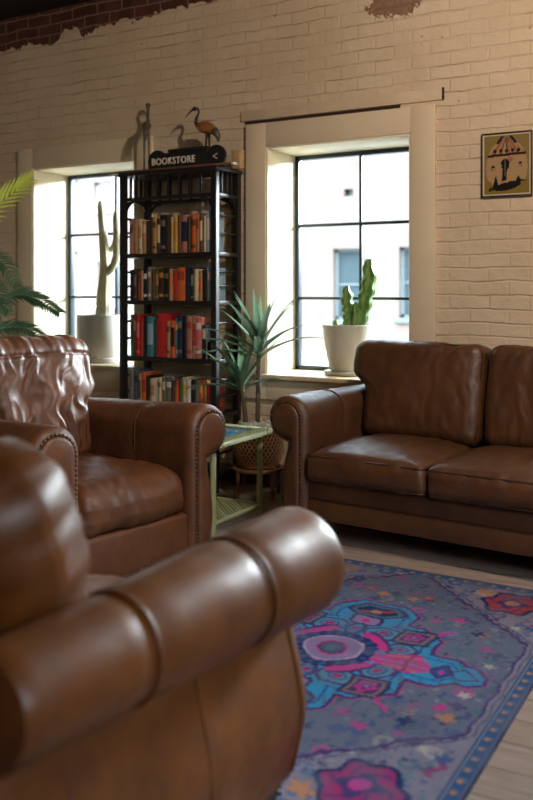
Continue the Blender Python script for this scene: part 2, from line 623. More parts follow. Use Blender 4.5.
def build_arm(root, side, xi, r0, r1, z0, z1, D, w, mat, welt, rings=(), seams=(), nails=True, wr=.004, seed=0):
    prof = lambda y: arm_profile(xi, r0 + (r1 - r0) * min(1, max(0, y / D)), z0 + (z1 - z0) * min(1, max(0, y / D)), *w)
    ys = [(0., .036), (.005, .023), (.014, .011), (.028, .003), (.044, 0)]
    n = 34
    ys += [(.044 + (D - .066) * i / n, 0) for i in range(1, n + 1)] + [(D - .008, .006), (D, .03)]
    b = B()
    loops = []
    for (y, ins) in ys:
        pr = prof(y)
        pr = inset(pr, ins) if ins else pr
        lp = []
        pinch = 0
        for ry in rings:
            pinch += .008 * math.exp(-((y - ry) / .022) ** 2)
        for k, (x, z) in enumerate(pr):
            xc = xi + r0
            zc = z0 - r0
            d = Vector((x - xc, 0, z - zc))
            if d.length > 1e-6 and z > zc - r0:
                d.normalize()
                x -= d.x * pinch
                z -= d.z * pinch
            q = nz3(x * 5 + seed, y * 9, z * 5) * wr + nz3(x * 14 + seed, y * 22, z * 10) * wr * .4
            x += q * .7
            z += q * .7 if z > .12 else 0
            lp.append(b.bm.verts.new((side * x, y, z)))
        loops.append(lp)
    for a, c in zip(loops, loops[1:]):
        m = len(a)
        for k in range(m):
            b.bm.faces.new((a[k], a[(k + 1) % m], c[(k + 1) % m], c[k]))
    b.bm.faces.new(loops[0])
    b.bm.faces.new(loops[-1][::-1])
    arm = b.obj('arm', mat, root)
    # upholstered front panel
    pr = prof(0)
    fp = B()
    L = []
    for (ins, y) in ((.038, .004), (.039, -.004), (.043, -.009), (.052, -.013)):
        L.append([fp.bm.verts.new((side * x, y, z)) for x, z in inset(pr, ins)])
    for a, c in zip(L, L[1:]):
        m = len(a)
        for k in range(m):
            fp.bm.faces.new((a[k], a[(k + 1) % m], c[(k + 1) % m], c[k]))
    fp.bm.faces.new(L[-1])
    fp.obj('front_panel', mat, arm)
    if nails:
        path = [Vector((side * x, -.001, z)) for x, z in inset(pr, .0325)][:34 if nails == 'scroll' else -1]
        nb = B()
        acc = 0
        for a, c in zip(path, path[1:]):
            seg = (c - a).length
            while acc < seg:
                p = a + (c - a) * (acc / seg)
                if p.z > .10:
                    nb.ball(p, .0066, 1, .75, 1, 8, 5)
                acc += .0175
            acc -= seg
        nb.obj('nailhead_trim', M['nail'], arm)
    # piping rings over the roll
    for ry in rings:
        pp = [(side * x, ry, z) for x, z in inset(prof(ry), .0028)[5:36]]
        rb = B()
        rb.tube(pp, .0042 if welt is mat else .0020, 8)
        rb.obj('piping', welt, arm)
    for sy in seams:
        pp = [(side * x, sy, z) for x, z in inset(prof(sy), -.0005)[34:-1]]
        rb = B()
        rb.tube(pp, .0032, 8)
        rb.obj('seam', welt, arm)
    return arm

def seat_cushion(root, cx, w, y0, y1, z0, z1, mat, welt, crown=.03, wr=.006, seed=0, r=.05, pipe=True):
    hx, hy, hz = w / 2, (y1 - y0) / 2, (z1 - z0) / 2
    r = min(r, hz * .95)
    def fn(p, d):
        u, v, s = p.x / hx, p.y / hy, p.z / hz
        k = max(0, 1 - u * u) * max(0, 1 - v * v)
        p = p.copy()
        if s > 0:
            p.z += crown * k ** .7 * s
        p.y += (-.018 if d.y < 0 else .0) * max(0, 1 - u * u) * (1 - s * s) * abs(d.y)
        q = nz3(p.x * 7 + seed, p.y * 7, p.z * 9) * wr
        q += (abs(nz3(p.x * 22 + seed, p.y * 6, p.z * 8 + 3)) - .2) * wr * .9
        # gathers over the front edge
        q += -abs(math.sin(p.x * 42 + 4 * nz3(p.x * 3, seed, 0))) * wr * .16 * max(0, -d.y) * max(0, .3 + s)
        return p + d * q
    b = rounded_box(hx, hy, hz, r, 30, 24, 8, fn)
    c = b.obj('seat_cushion', mat, root, smooth='full', loc=(cx, (y0 + y1) / 2, (z0 + z1) / 2))
    if pipe:
        for zz in (hz - r * .32, -hz + r * .32):
            o = -r * .30 + .001
            pts = []
            R = r * .8
            for (sx, sy, a0) in ((1, -1, -90), (1, 1, 0), (-1, 1, 90), (-1, -1, 180)):
                for i in range(6):
                    a = math.radians(a0 + 90 * i / 5)
                    pts.append((sx * (hx + o - R) + R * math.cos(a), sy * (hy + o - R) + R * math.sin(a) - (.016 * max(0, 1 - (sx * (hx + o - R) / hx) ** 2) if sy < 0 else 0), zz))
            # denser front edge so that the piping follows the cushion
            dense = []
            for i in range(len(pts)):
                a, q = Vector(pts[i]), Vector(pts[(i + 1) % len(pts)])
                m = max(1, int((q - a).length / .04))
                for k in range(m):
                    dense.append(a + (q - a) * k / m)
            t = B()
            t.tube(dense, .0058, 6, closed=True)
            t.obj('piping', welt, c)
    return c

def back_cushion(root, cx, w, h, th, yb, zb, lean, mat, welt, wing=.0, wing_l=None, wr=.006, seed=0, crease=0., roll=0., pipe=True, zwing=.26, r=.07, tuft=0.):
    hx, hy, hz = w / 2, th / 2, h / 2
    r = min(r, hy * .95)
    wl_ = wing if wing_l is None else wing_l
    def shape(p):
        s = p.z / hz
        t = max(0, min(1, (p.z + hz - zwing + .05) / .10))
        t = t * t * (3 - 2 * t)
        x = p.x * (1 + ((wing if p.x > 0 else wl_) / hx) * t * abs(p.x / hx))
        return Vector((x, p.y, p.z))
    def fn(p, d):
        u, s = p.x / hx, p.z / hz
        p0 = p
        p = shape(p)
        k = max(0, 1 - u * u) * max(0, 1 - s * s)
        if d.y < -.2:
            p.y -= .035 * k ** .6
        q = nz3(p0.x * 6 + seed, p0.y * 6, p0.z * 6) * wr
        q += (abs(nz3(p0.x * 15 + seed, p0.y * 5, p0.z * 7)) - .2) * wr
        if crease:
            wx = .05 * nz3(p0.x * 5, seed, p0.z * 7) + .03 * nz3(p0.x * 12, seed + 4, p0.z * 11)
            n1 = nz3((p0.x + wx) * 11 + seed + 1.2 * p0.z, 2.3, (p0.z + wx) * 2.6)
            n2 = nz3((p0.x + wx) * 19 + seed - 5 * p0.z, 7.1, p0.z * 8)
            q += crease * (1.0 - 3.2 * min(.5, abs(n1))) * (.3 + .7 * max(0, -d.y + d.z)) * .8 * (1 - .8 * abs(d.x)) + crease * .5 * (.8 - 2.6 * min(.4, abs(n2)))
        if roll:
            g = math.exp(-((p0.z - (hz - roll)) / .012) ** 2)
            q -= .014 * g
            if p0.z > hz - roll:
                q *= .2
            if p0.z > hz - roll:
                q += .008 * nz3(p0.x * 34, seed, p0.z * 5) + .004
            gs = math.exp(-((abs(p0.x) - (hx - .055)) / .008) ** 2) * max(0, -d.y)
            q -= .010 * gs
        return p + d * q
    b = rounded_box(hx, hy, hz, r, 64, 8, 60, fn)
    c = b.obj('back_cushion', mat, root, smooth='full')
    c.location = (cx, yb, zb)
    c.rotation_euler = (-lean, 0, 0)
    if pipe:
        o = -r * .28
        R = r * .75
        pts = []
        for (sx, sz, a0) in ((1, -1, -90), (1, 1, 0), (-1, 1, 90), (-1, -1, 180)):
            for i in range(6):
                a = math.radians(a0 + 90 * i / 5)
                pts.append(Vector((sx * (hx + o - R) + R * math.cos(a), 0, sz * (hz + o - R) + R * math.sin(a))))
        dense = []
        for i in range(len(pts)):
            a, q = pts[i], pts[(i + 1) % len(pts)]
            m = max(1, int((q - a).length / .025))
            for k in range(m):
                dense.append(shape(a + (q - a) * k / m) + Vector((0, -hy + r * .28, 0)))
        t = B()
        t.tube(dense, .0048, 6, closed=True)
        t.obj('piping', welt, c)
    return c

def bun_foot(root, x, y, h=.085, r=.04):
    b = B()
    b.lathe([(0, 0), (r * .62, 0), (r * .72, h * .08), (r * .95, h * .35), (r, h * .55), (r * .85, h * .75), (r * .6, h * .82), (r * .62, h * .9), (r * .9, h * .95), (r * .9, h * 1.05), (0, h * 1.05)], 20, (x, y, 0))
    b.obj('foot', M['foot'], root)

def square_foot(root, x, y, h=.085):
    b = B()
    v = []
    for (s, z) in ((.026, 0), (.036, h * .7), (.038, h * 1.04)):
        v += [(x - s, y - s, z), (x + s, y - s, z), (x + s, y + s, z), (x - s, y + s, z)]
    f = [(3, 2, 1, 0), (8, 9, 10, 11)]
    for k in range(2):
        for i in range(4):
            j = (i + 1) % 4
            f.append((4 * k + i, 4 * k + j, 4 * k + 4 + j, 4 * k + 4 + i))
    b.quadmesh(v, f)
    for i in range(4):
        b.box(x - .037, x + .037, y - .0405, y - .036, h * (.2 + .2 * i), h * (.3 + .2 * i), .002)
    b.obj('foot', M['foot'], root)

def armchair(name, label, loc, rz, mat, near=False):
    root = thing(name, label, 'armchair', loc, rz, 'brown leather armchairs')
    xi, D = .285, .95
    w = (.118, .156, .126)
    ARM_FOOT[0] = .085
    ra, rb, za, zb_ = (.128, .092, .706, .68) if near else (.120, .088, .728, .69)
    for s in (-1, 1):
        build_arm(root, s, xi, ra, rb, za, zb_, D, w, mat, mat if near else M['chwelt'], rings=(.305, .655) if near else (.36,), seams=(.055, .43, .80) if near else (), nails='scroll', wr=.004, seed=3 * s + (9 if near else 0))
    # seat base between the arms
    b = B()
    b.box(-xi - .01, xi + .01, .022, .90, .085, .275, .02, 3)
    base = b.obj('base', mat, root)
    nb = B()
    for i in range(30):
        nb.ball((-xi + .02 + (2 * xi - .04) * i / 29, .0215, .105), .0055, 1, .7, 1, 8, 5)
    nb.obj('nailhead_trim', M['nail'], base)
    # outside back
    def fn(p, d):
        p = p.copy()
        s = (p.z / .42 + 1) / 2
        p.y += .10 * s * s
        p.x *= 1 + .04 * s
        return p + d * nz3(p.x * 5, p.y * 5, p.z * 5) * .006
    ob = rounded_box(.285, .085, .42, .06, 14, 4, 14, fn)
    ob.obj('outer_back', mat, root, smooth='full', loc=(0, .865, .50))
    seat_cushion(root, 0, 2 * xi - .008, .012, .70, .268, .448, mat, M['chwelt'], .050, .014 if not near else .006, 5 if not near else 11, .062, pipe=False)
    if near:
        back_cushion(root, 0, 2 * xi + .03, .55, .27, .735, .675, math.radians(16), mat, M['chwelt'], wing=.05, wr=.012, seed=5.5, crease=.009, pipe=False, zwing=.27, r=.125)
    else:
        back_cushion(root, 0, 2 * xi - .01, .60, .23, .765, .71, math.radians(14), mat, M['chwelt'], wing=.075, wr=.008, seed=2.2, crease=.012, roll=.10, pipe=False, zwing=.30, r=.10)
    for sx in (-1, 1):
        square_foot(root, sx * (xi + .055), .075)
        bun_foot(root, sx * (xi + .05), .86)
    return root

armchair('armchair', 'creased brown leather armchair with nailhead trimmed arms beside the green side table', (-2.180, 2.775, 0), math.radians(80), M['chair'])
armchair('armchair', 'blurred brown leather armchair closest to the viewer, seen over its rolled arm', (-1.386, 1.855, .007), math.radians(180), M['near'], near=True)

def sofa():
    root = thing('sofa', 'dark brown leather sofa with rolled arms and loose cushions below the cactus window', 'sofa', (-1.022, 3.685, 0), math.radians(-5))
    cw, n = .625, 3
    ARM_FOOT[0] = .115
    xi, D = cw * n / 2, .90
    w = (.122, .166, .152)
    for s in (-1, 1):
        build_arm(root, s, xi, .116, .098, .705, .69, D, w, M['sofa'], M['sofa'], rings=(.38,), seams=(), nails=True, wr=.003, seed=2 * s)
    b = B()
    b.box(-xi - .01, xi + .01, .03, .88, .205, .306, .012, 3)
    base = b.obj('seat_rail', M['sofa'], root)
    b = B()
    b.box(-xi - .004, xi + .004, .020, .88, .115, .208, .010, 3)
    b.obj('base', M['sofa'], root)
    t = B()
    t.tube([(-xi, .024, .207), (xi, .024, .207)], .004, 8)
    t.obj('piping', M['welt'], base)
    def fn(p, d):
        p = p.copy()
        s = (p.z / .38 + 1) / 2
        p.y += .05 * s * s
        return p + d * nz3(p.x * 4, p.y * 4, p.z * 4) * .005
    rounded_box(xi + .10, .08, .38, .055, 30, 4, 12, fn).obj('outer_back', M['sofa'], root, smooth='full', loc=(0, .805, .465))
    for i in range(n):
        cx = -xi + cw * (i + .5)
        seat_cushion(root, cx, cw - .006, -.012, .64, .304, .436, M['sofa'], M['welt'], .060, .008, 3.1 * i, .032)
        back_cushion(root, cx + (.022, .045, .025)[i], cw - .012 + (.044, 0, -.04)[i], .51, .20, .655, .690, math.radians(11), M['sofa'], M['welt'], wing=.09 if i == n - 1 else .0, wing_l=.09 if i == 0 else .0, wr=.007, seed=4.4 * i + 1, crease=.003, zwing=.29, r=.06)
    for sx in (-1, 1):
        for y in (.08, .84):
            bun_foot(root, sx * (xi + .06), y, .115, .035)
    return root
sofa()

# ------------------------------------------------------------------ rug
def rug():
    cx, cy, hx, hy = -1.300, 2.70, .66, .92
    res = .004
    nx, ny = int(2 * hx / res) + 1, int(2 * hy / res) + 1
    px = np.linspace(-hx, hx, nx)
    py = np.linspace(-hy, hy, ny)
    p, q = np.meshgrid(px, py)                       # (ny, nx)
    rs = np.random.RandomState(5)
    # hand-knotted wobble
    wob = lambda f, ph: .004 * np.sin(f * p + ph) + .004 * np.sin(f * q * 1.3 + ph * 2)
    p2, q2 = p + wob(31, .4), q + wob(37, 1.1)
    p2 = p2 + rs.uniform(-.0032, .0032, p.shape)
    q2 = q2 + rs.uniform(-.0032, .0032, p.shape)
    a, b = np.abs(p2), np.abs(q2)
    C = lambda *c: np.array(srgb(*c))
    GREY, GREYD, CYAN, BLUE, NAVY = C(106, 116, 140), C(80, 92, 124), C(52, 152, 204), C(40, 86, 154), C(32, 46, 102)
    PINK, MAG, PURP, LILAC, PALE = C(204, 58, 152), C(166, 44, 116), C(78, 54, 118), C(150, 128, 178), C(140, 138, 158)
    ORNG, RED, CREAM, TEAL = C(206, 140, 88), C(176, 66, 66), C(196, 190, 184), C(70, 120, 140)
    img = np.zeros((ny, nx, 3))
    img[:] = PALE
    def put(mask, col, alpha=1.):
        img[mask] = img[mask] * (1 - alpha) + col * alpha
    # hexagonal field
    hexd = np.maximum(a - .575, (b - (.345 + (.575 - a) * .98)) * .71)
    put(hexd < 0, GREY)
    zig = .010 * (np.abs(((p2 * 26) % 1) - .5) * 2)
    # scattered small motifs, in the field and in the corners
    def motif(x, y, s, col, kind, al=.9):
        m = (np.abs(p2 - x) < s * 2) & (np.abs(q2 - y) < s * 2)
        u, v = (p2 - x) / s, (q2 - y) / s
        if kind == 0:
            k = np.abs(u) + np.abs(v) < 1
        elif kind == 1:
            k = ((np.abs(u) < .35) & (np.abs(v) < 1)) | ((np.abs(v) < .35) & (np.abs(u) < 1)) | (np.abs(u) + np.abs(v) < .8)
        elif kind == 2:
            rr = np.hypot(u, v)
            k = rr < .75 + .25 * np.cos(5 * np.arctan2(v, u))
        elif kind == 3:
            k = (np.abs(u - .3 * np.sin(3 * v)) < .28) & (np.abs(v) < 1.1)
        else:
            k = (np.abs(np.hypot(u, v) - .7) < .25)
        put(m & k, col, al)
    fieldcols = [NAVY, BLUE, CYAN, NAVY, BLUE, PINK, CREAM, GREYD, GREYD, PURP, ORNG, TEAL, BLUE, NAVY, BLUE, GREYD, TEAL, BLUE]
    pts = []
    for _ in range(900):
        x, y = rs.uniform(-.56, .56), rs.uniform(-.86, .86)
        if all((x - c) ** 2 + (y - d) ** 2 > .040 ** 2 for c, d in pts):
            pts.append((x, y))
    for (x, y) in pts:
        motif(x, y, rs.uniform(.014, .034), fieldcols[rs.randint(len(fieldcols))], rs.randint(5), rs.uniform(.4, .8))
    small = []
    for _ in range(2600):
        x, y = rs.uniform(-.57, .57), rs.uniform(-.88, .88)
        if all((x - c) ** 2 + (y - d) ** 2 > .021 ** 2 for c, d in small):
            small.append((x, y))
    for (x, y) in small:
        motif(x, y, rs.uniform(.006, .013), [NAVY, BLUE, GREYD, TEAL, NAVY, C(150, 160, 176), BLUE][rs.randint(7)], rs.randint(5), rs.uniform(.35, .8))
    for sx in (-1, 1):
        for sy in (-1, 1):
            motif(sx * .30, sy * .45, .03, PINK, 2)
            motif(sx * .46, sy * .24, .022, PINK, 1)
            motif(sx * .40, sy * .36, .03, NAVY, 1)
            motif(sx * .50, sy * .12, .02, CREAM, 2)
            motif(sx * .12, sy * .62, .035, RED, 2)
            motif(sx * .12, sy * .62, .016, ORNG, 0)
    put(np.abs(hexd + zig) < .008, PURP)
    put(np.abs(hexd - .016) < .004, NAVY, .6)
    # corner spandrels
    out = hexd > .022
    sp = out.copy()
    save = img.copy()
    for sx in (-1, 1):
        for sy in (-1, 1):
            x0, y0 = sx * .42, sy * .72
            u, v = (p2 - x0), (q2 - y0)
            rr = np.hypot(u, v)
            put(rr < .115 + .012 * np.cos(6 * np.arctan2(v, u)), NAVY)
            put(rr < .098 + .012 * np.cos(6 * np.arctan2(v, u)), MAG if sy < 0 else RED)
            put(rr < .055 + .010 * np.cos(4 * np.arctan2(v, u)), PURP)
            put((np.abs(np.sin(np.arctan2(v, u) * 3 + rr * 40)) < .35) & (rr > .05) & (rr < .095), PURP, .75)
            put(rr < .030, PINK if sy < 0 else ORNG)
            motif(sx * .555, sy * .56, .040, MAG, 3)
            motif(sx * .555, sy * .50, .026, BLUE, 1)
            motif(sx * .30, sy * .80, .040, ORNG, 2)
            motif(sx * .57, sy * .80, .045, ORNG, 3)
            motif(sx * .50, sy * .48, .022, CREAM, 2)
            motif(sx * .22, sy * .72, .030, BLUE, 1)
            motif(sx * .50, sy * .85, .030, BLUE, 4)
            motif(sx * .15, sy * .85, .036, BLUE, 4)
    img[~sp] = save[~sp]
    # medallion
    def boxd(x, y, w, h, ch):
        return np.maximum(np.maximum(np.abs(x) - w, np.abs(y) - h), (np.abs(x) + np.abs(y) - (w + h - ch)) * .7)
    lobe = boxd(p2, b - .335, .150, .135, .07)
    tail = np.minimum(boxd(a - .335, q2, .125, .105, .06), boxd(a - .455, q2, .062, .062, .04))
    step1 = np.minimum(boxd(p2, q2, .300, .250, .03), boxd(p2, q2, .245, .300, .03))
    med = np.minimum(np.minimum(lobe, step1), tail)
    put(med < .020, PINK, .55)
    put(med < .013, PURP)
    put(med < 0, CYAN)
    put((np.abs(med + .030) < .004), BLUE)
    put((med < -.004) & (med > -.022) & (((p2 * 15 + q2 * 11) % 1) < .22), TEAL)
    # outer lobes up and down: a small jewelled octagon
    for sy in (-1, 1):
        v = q2 - sy * .385
        d = boxd(p2, v, .105, .060, .045)
        put(np.abs(d) < .007, PURP)
        put(d < -.007, TEAL)
        put(d < -.022, NAVY)
        put((np.abs(v - .4 * p2) < .010) & (np.abs(p2) < .06), RED)
        put(np.hypot(p2, v * 1.3) < .022, ORNG)
        v = q2 - sy * .285
        d = boxd(p2, v, .060, .038, .015)
        put(np.abs(d) < .006, NAVY)
        put(d < -.006, LILAC)
        put(np.hypot(p2, v) < .018, PINK)
    # eight petals of pale blue around the ring
    for (x0, y0, w_, h_) in ((.105, .195, .062, .050), (.0, .195, .03, .06), (.205, .095, .055, .048)):
        d = boxd(a - x0, b - y0, w_, h_, .03)
        put(np.abs(d) < .006, PURP)
        put(d < -.006, C(86, 150, 184))
        put(np.hypot(a - x0, b - y0) < .017, MAG)
        put(np.abs(np.hypot(a - x0, b - y0) - .027) < .004, BLUE)
    # tails: blue arrow head with a pink wedge behind
    put((np.abs(a - .455) < .050) & (b < .044 - .4 * np.abs(a - .455)), C(60, 148, 196))
    put(np.abs(np.abs(a - .455) + b * 1.3 - .050) < .006, PURP)
    put((np.abs(a - .385) + b * .8 < .050), PURP)
    put((np.abs(a - .385) + b * .8 < .034), BLUE)
    put((np.abs(a - .385) + b * .8 < .014), PINK)
    petal = (a > .12) & (a < .345) & (b < .020 + .34 * (a - .12)) & (b < .36 - a)
    put(petal, PINK)
    put(petal & (b < .005), LILAC)
    put(petal & (np.abs(b - .034 - .12 * (a - .2)) < .006) & (a > .19), ORNG, .7)
    put(petal & (np.abs(a - .27) < .006), MAG)
    # framed boxes on the diagonals
    da, db = a - .215, b - .215
    d = np.maximum(np.abs(da), np.abs(db)) - .058
    put(d < .010, NAVY)
    put(d < 0, GREYD)
    put((d < -.006) & (d > -.012), ORNG, .5)
    put(d < -.016, PURP)
    rr = np.hypot(da, db)
    put(np.abs(rr - .027 - .006 * np.sin(5 * np.arctan2(db, da))) < .006, PINK)
    put(rr < .010, LILAC)
    put((np.abs(a - b) < .012) & (a > .275) & (a < .33), PINK)
    # centre ring
    rg = np.hypot(a, b * .96)
    th_ = np.arctan2(q2, p2)
    put((rg < .195) & (np.abs(np.sin(2 * th_)) > .62), PINK)
    put((rg < .195) & (rg > .180) & (np.abs(np.sin(2 * th_)) > .62), PURP)
    put(rg < .146 + .004 * np.sin(20 * th_), NAVY)
    put((np.sin(th_ * 18) > .1) & (rg < .136) & (rg > .114), BLUE)
    put(rg < .106, LILAC)
    put((np.abs(rg - .100) < .003), C(190, 180, 210))
    hx6 = np.maximum(np.maximum(a, b), (a + b) * .72)
    put(hx6 < .058, PINK)
    put(hx6 < .050, PURP)
    put(hx6 < .040, GREYD)
    put(np.maximum(a, b) < .020, TEAL)
    # borders
    e = np.minimum(hx - np.abs(p), hy - np.abs(q))
    put(e < .058, GREYD)
    put(e < .052, C(52, 92, 140))
    t = np.where(hx - np.abs(p) < hy - np.abs(q), q, p)
    put((e < .044) & (e > .020) & (((t * 17) % 1) < .42), C(96, 118, 150))
    put((np.abs(e - .032) < .005) & (((t * 17) % 1) < .26), ORNG)
    put((e > .045) & (e < .049), C(120, 150, 182))
    put(e < .016, C(96, 108, 140))
    put(e < .006, C(60, 62, 92))
    # worn pile
    nzs = rs.rand(ny // 14 + 2, nx // 14 + 2)
    yi, xi_ = np.linspace(0, nzs.shape[0] - 1.01, ny), np.linspace(0, nzs.shape[1] - 1.01, nx)
    y0i, x0i = yi.astype(int), xi_.astype(int)
    fy, fx = (yi - y0i)[:, None], (xi_ - x0i)[None]
    w = (nzs[y0i][:, x0i] * (1 - fy) * (1 - fx) + nzs[y0i + 1][:, x0i] * fy * (1 - fx) + nzs[y0i][:, x0i + 1] * (1 - fy) * fx + nzs[y0i + 1][:, x0i + 1] * fy * fx)
    wear = np.clip((w - .35) * .9, 0, .42)[..., None]
    img = img * (1 - wear) + GREY * wear
    img *= (.72 + .16 * rs.rand(ny, nx))[..., None]
    # mesh: pile surface plus a turned-down edge
    Z = .007 + .0006 * np.sin(p * 7) * np.cos(q * 5)
    V = np.stack([p + cx, q + cy, Z], -1).reshape(-1, 3)
    i = np.arange(ny - 1)[:, None] * nx + np.arange(nx - 1)[None]
    Fq = np.stack([i, i + 1, i + nx + 1, i + nx], -1).reshape(-1, 4)
    rim = list(range(nx)) + [k * nx + nx - 1 for k in range(1, ny)] + [(ny - 1) * nx + k for k in range(nx - 2, -1, -1)] + [k * nx for k in range(ny - 2, 0, -1)]
    base = len(V)
    low = V[rim].copy()
    low[:, 2] = .0005
    V = np.concatenate([V, low])
    m = len(rim)
    side = np.array([[rim[(k + 1) % m], rim[k], base + k, base + (k + 1) % m] for k in range(m)])
    Fq = np.concatenate([Fq, side])
    colr = np.concatenate([img.reshape(-1, 3), img.reshape(-1, 3)[rim]])
    me = bpy.data.meshes.new('rug')
    me.from_pydata(V.tolist(), [], Fq.tolist())
    ca = me.color_attributes.new('Col', 'FLOAT_COLOR', 'POINT')
    ca.data.foreach_set('color', np.concatenate([colr, np.ones((len(colr), 1))], 1).astype(np.float32).ravel())
    me.materials.append(vcol_mat('rug_pile', .95, .5, 420))
    me.polygons.foreach_set('use_smooth', [True] * len(me.polygons))
    o = bpy.data.objects.new('rug', me)
    COL.objects.link(o)
    tag(o, 'blue and grey patterned rug with pink medallion on the plank floor', 'rug')
rug()

# ------------------------------------------------------------------ bookshelf
BX0, BX1, BY0, BY1 = -3.635, -2.895, 4.41, 4.70
BZ = 1.968
SHELF = [1.450, 1.154, .800, .470]
def bookshelf():
    root = thing('bookshelf', 'tall black bookshelf with open rod sides between the two windows', 'bookshelf', ((BX0 + BX1) / 2, (BY0 + BY1) / 2, 0))
    hx, hy = (BX1 - BX0) / 2, (BY1 - BY0) / 2
    t = .040
    def part(name, *a, bev=.003, par=root):
        return onebox(name, M['black'], a, par, bev)
    for sx in (-1, 1):
        for sy in (-1, 1):
            x, y = sx * (hx - t / 2), sy * (hy - t / 2)
            part('post', x - t / 2, x + t / 2, y - t / 2, y + t / 2, 0, BZ - .012, bev=.005)
    part('top', -hx - .008, hx + .008, -hy - .008, hy + .008, BZ - .026, BZ, bev=.004)
    for z in SHELF + [.12]:
        part('shelf', -hx + .004, hx - .004, -hy + .004, hy - .004, z - .026, z)
    rz = 1.808
    for sy in (-1, 1):
        y = sy * (hy - t / 2)
        part('rail', -hx + t, hx - t, y - .011, y + .011, rz - .022, rz)
        for i in range(7):
            x = -hx + t + (2 * hx - 2 * t) * (i + 1) / 8
            part('spindle', x - .007, x + .007, y - .007, y + .007, rz, BZ - .026, bev=.002)
        for sx in (-1, 1):
            c = Vector((sx * (hx - t - .085), y, rz - .022 - .085))
            pts = [c + Vector((sx * .085 * math.cos(a), 0, .085 * math.sin(a))) for a in [PI / 2 * k / 8 for k in range(9)]]
            b = B()
            b.tube(pts, .009, 8)
            b.obj('bracket', M['black'], root)
    for sx in (-1, 1):
        x = sx * (hx - t / 2)
        part('rail', x - .011, x + .011, -hy + t, hy - t, rz - .022, rz)
        for i in range(3):
            y = -hy + t + (2 * hy - 2 * t) * (i + 1) / 4
            part('spindle', x - .007, x + .007, y - .007, y + .007, rz, BZ - .026, bev=.002)
        for lo, hi in ((1.45, 1.79), (1.154, 1.424), (.80, 1.128), (.47, .774), (.12, .444)):
            for k in (1, 2):
                z = lo + (hi - lo) * k / 3
                b = B()
                b.tube([(x, -hy + t * .5, z), (x, hy - t * .5, z)], .008, 8)
                b.obj('side_rod', M['black'], root)
        for sy in (-1, 1):
            c = Vector((x, sy * (hy - t - .06), rz - .022 - .06))
            pts = [c + Vector((0, sy * .06 * math.cos(a), .06 * math.sin(a))) for a in [PI / 2 * k / 8 for k in range(9)]]
            b = B()
            b.tube(pts, .008, 8)
            b.obj('bracket', M['black'], root)
bookshelf()

BOOKCOL = {
    'black': (22, 20, 20), 'charcoal': (52, 50, 50), 'grey': (112, 108, 104), 'slate blue': (70, 84, 108), 'navy': (28, 36, 62),
    'white': (214, 208, 198), 'cream': (206, 188, 150), 'tan': (172, 132, 92), 'brown': (96, 62, 42), 'dark brown': (58, 40, 30),
    'rose': (176, 118, 102), 'pink': (206, 116, 112), 'red': (188, 38, 40), 'brick red': (164, 62, 44), 'orange': (206, 98, 46),
    'mustard': (184, 138, 64), 'gold': (206, 160, 76), 'olive': (104, 100, 58), 'green': (58, 104, 70), 'teal': (70, 128, 132), 'pale blue': (150, 178, 190)}
BM = {k: simple('book_' + k.replace(' ', '_'), srgb(*v), .5, 0, .12, 25) for k, v in BOOKCOL.items()}
ORD = ['first', 'second', 'third', 'fourth', 'fifth', 'sixth', 'seventh', 'eighth', 'ninth', 'tenth', 'eleventh', 'twelfth', 'thirteenth', 'fourteenth', 'fifteenth', 'sixteenth', 'seventeenth', 'eighteenth', 'nineteenth', 'twentieth', 'twenty-first', 'twenty-second', 'twenty-third']
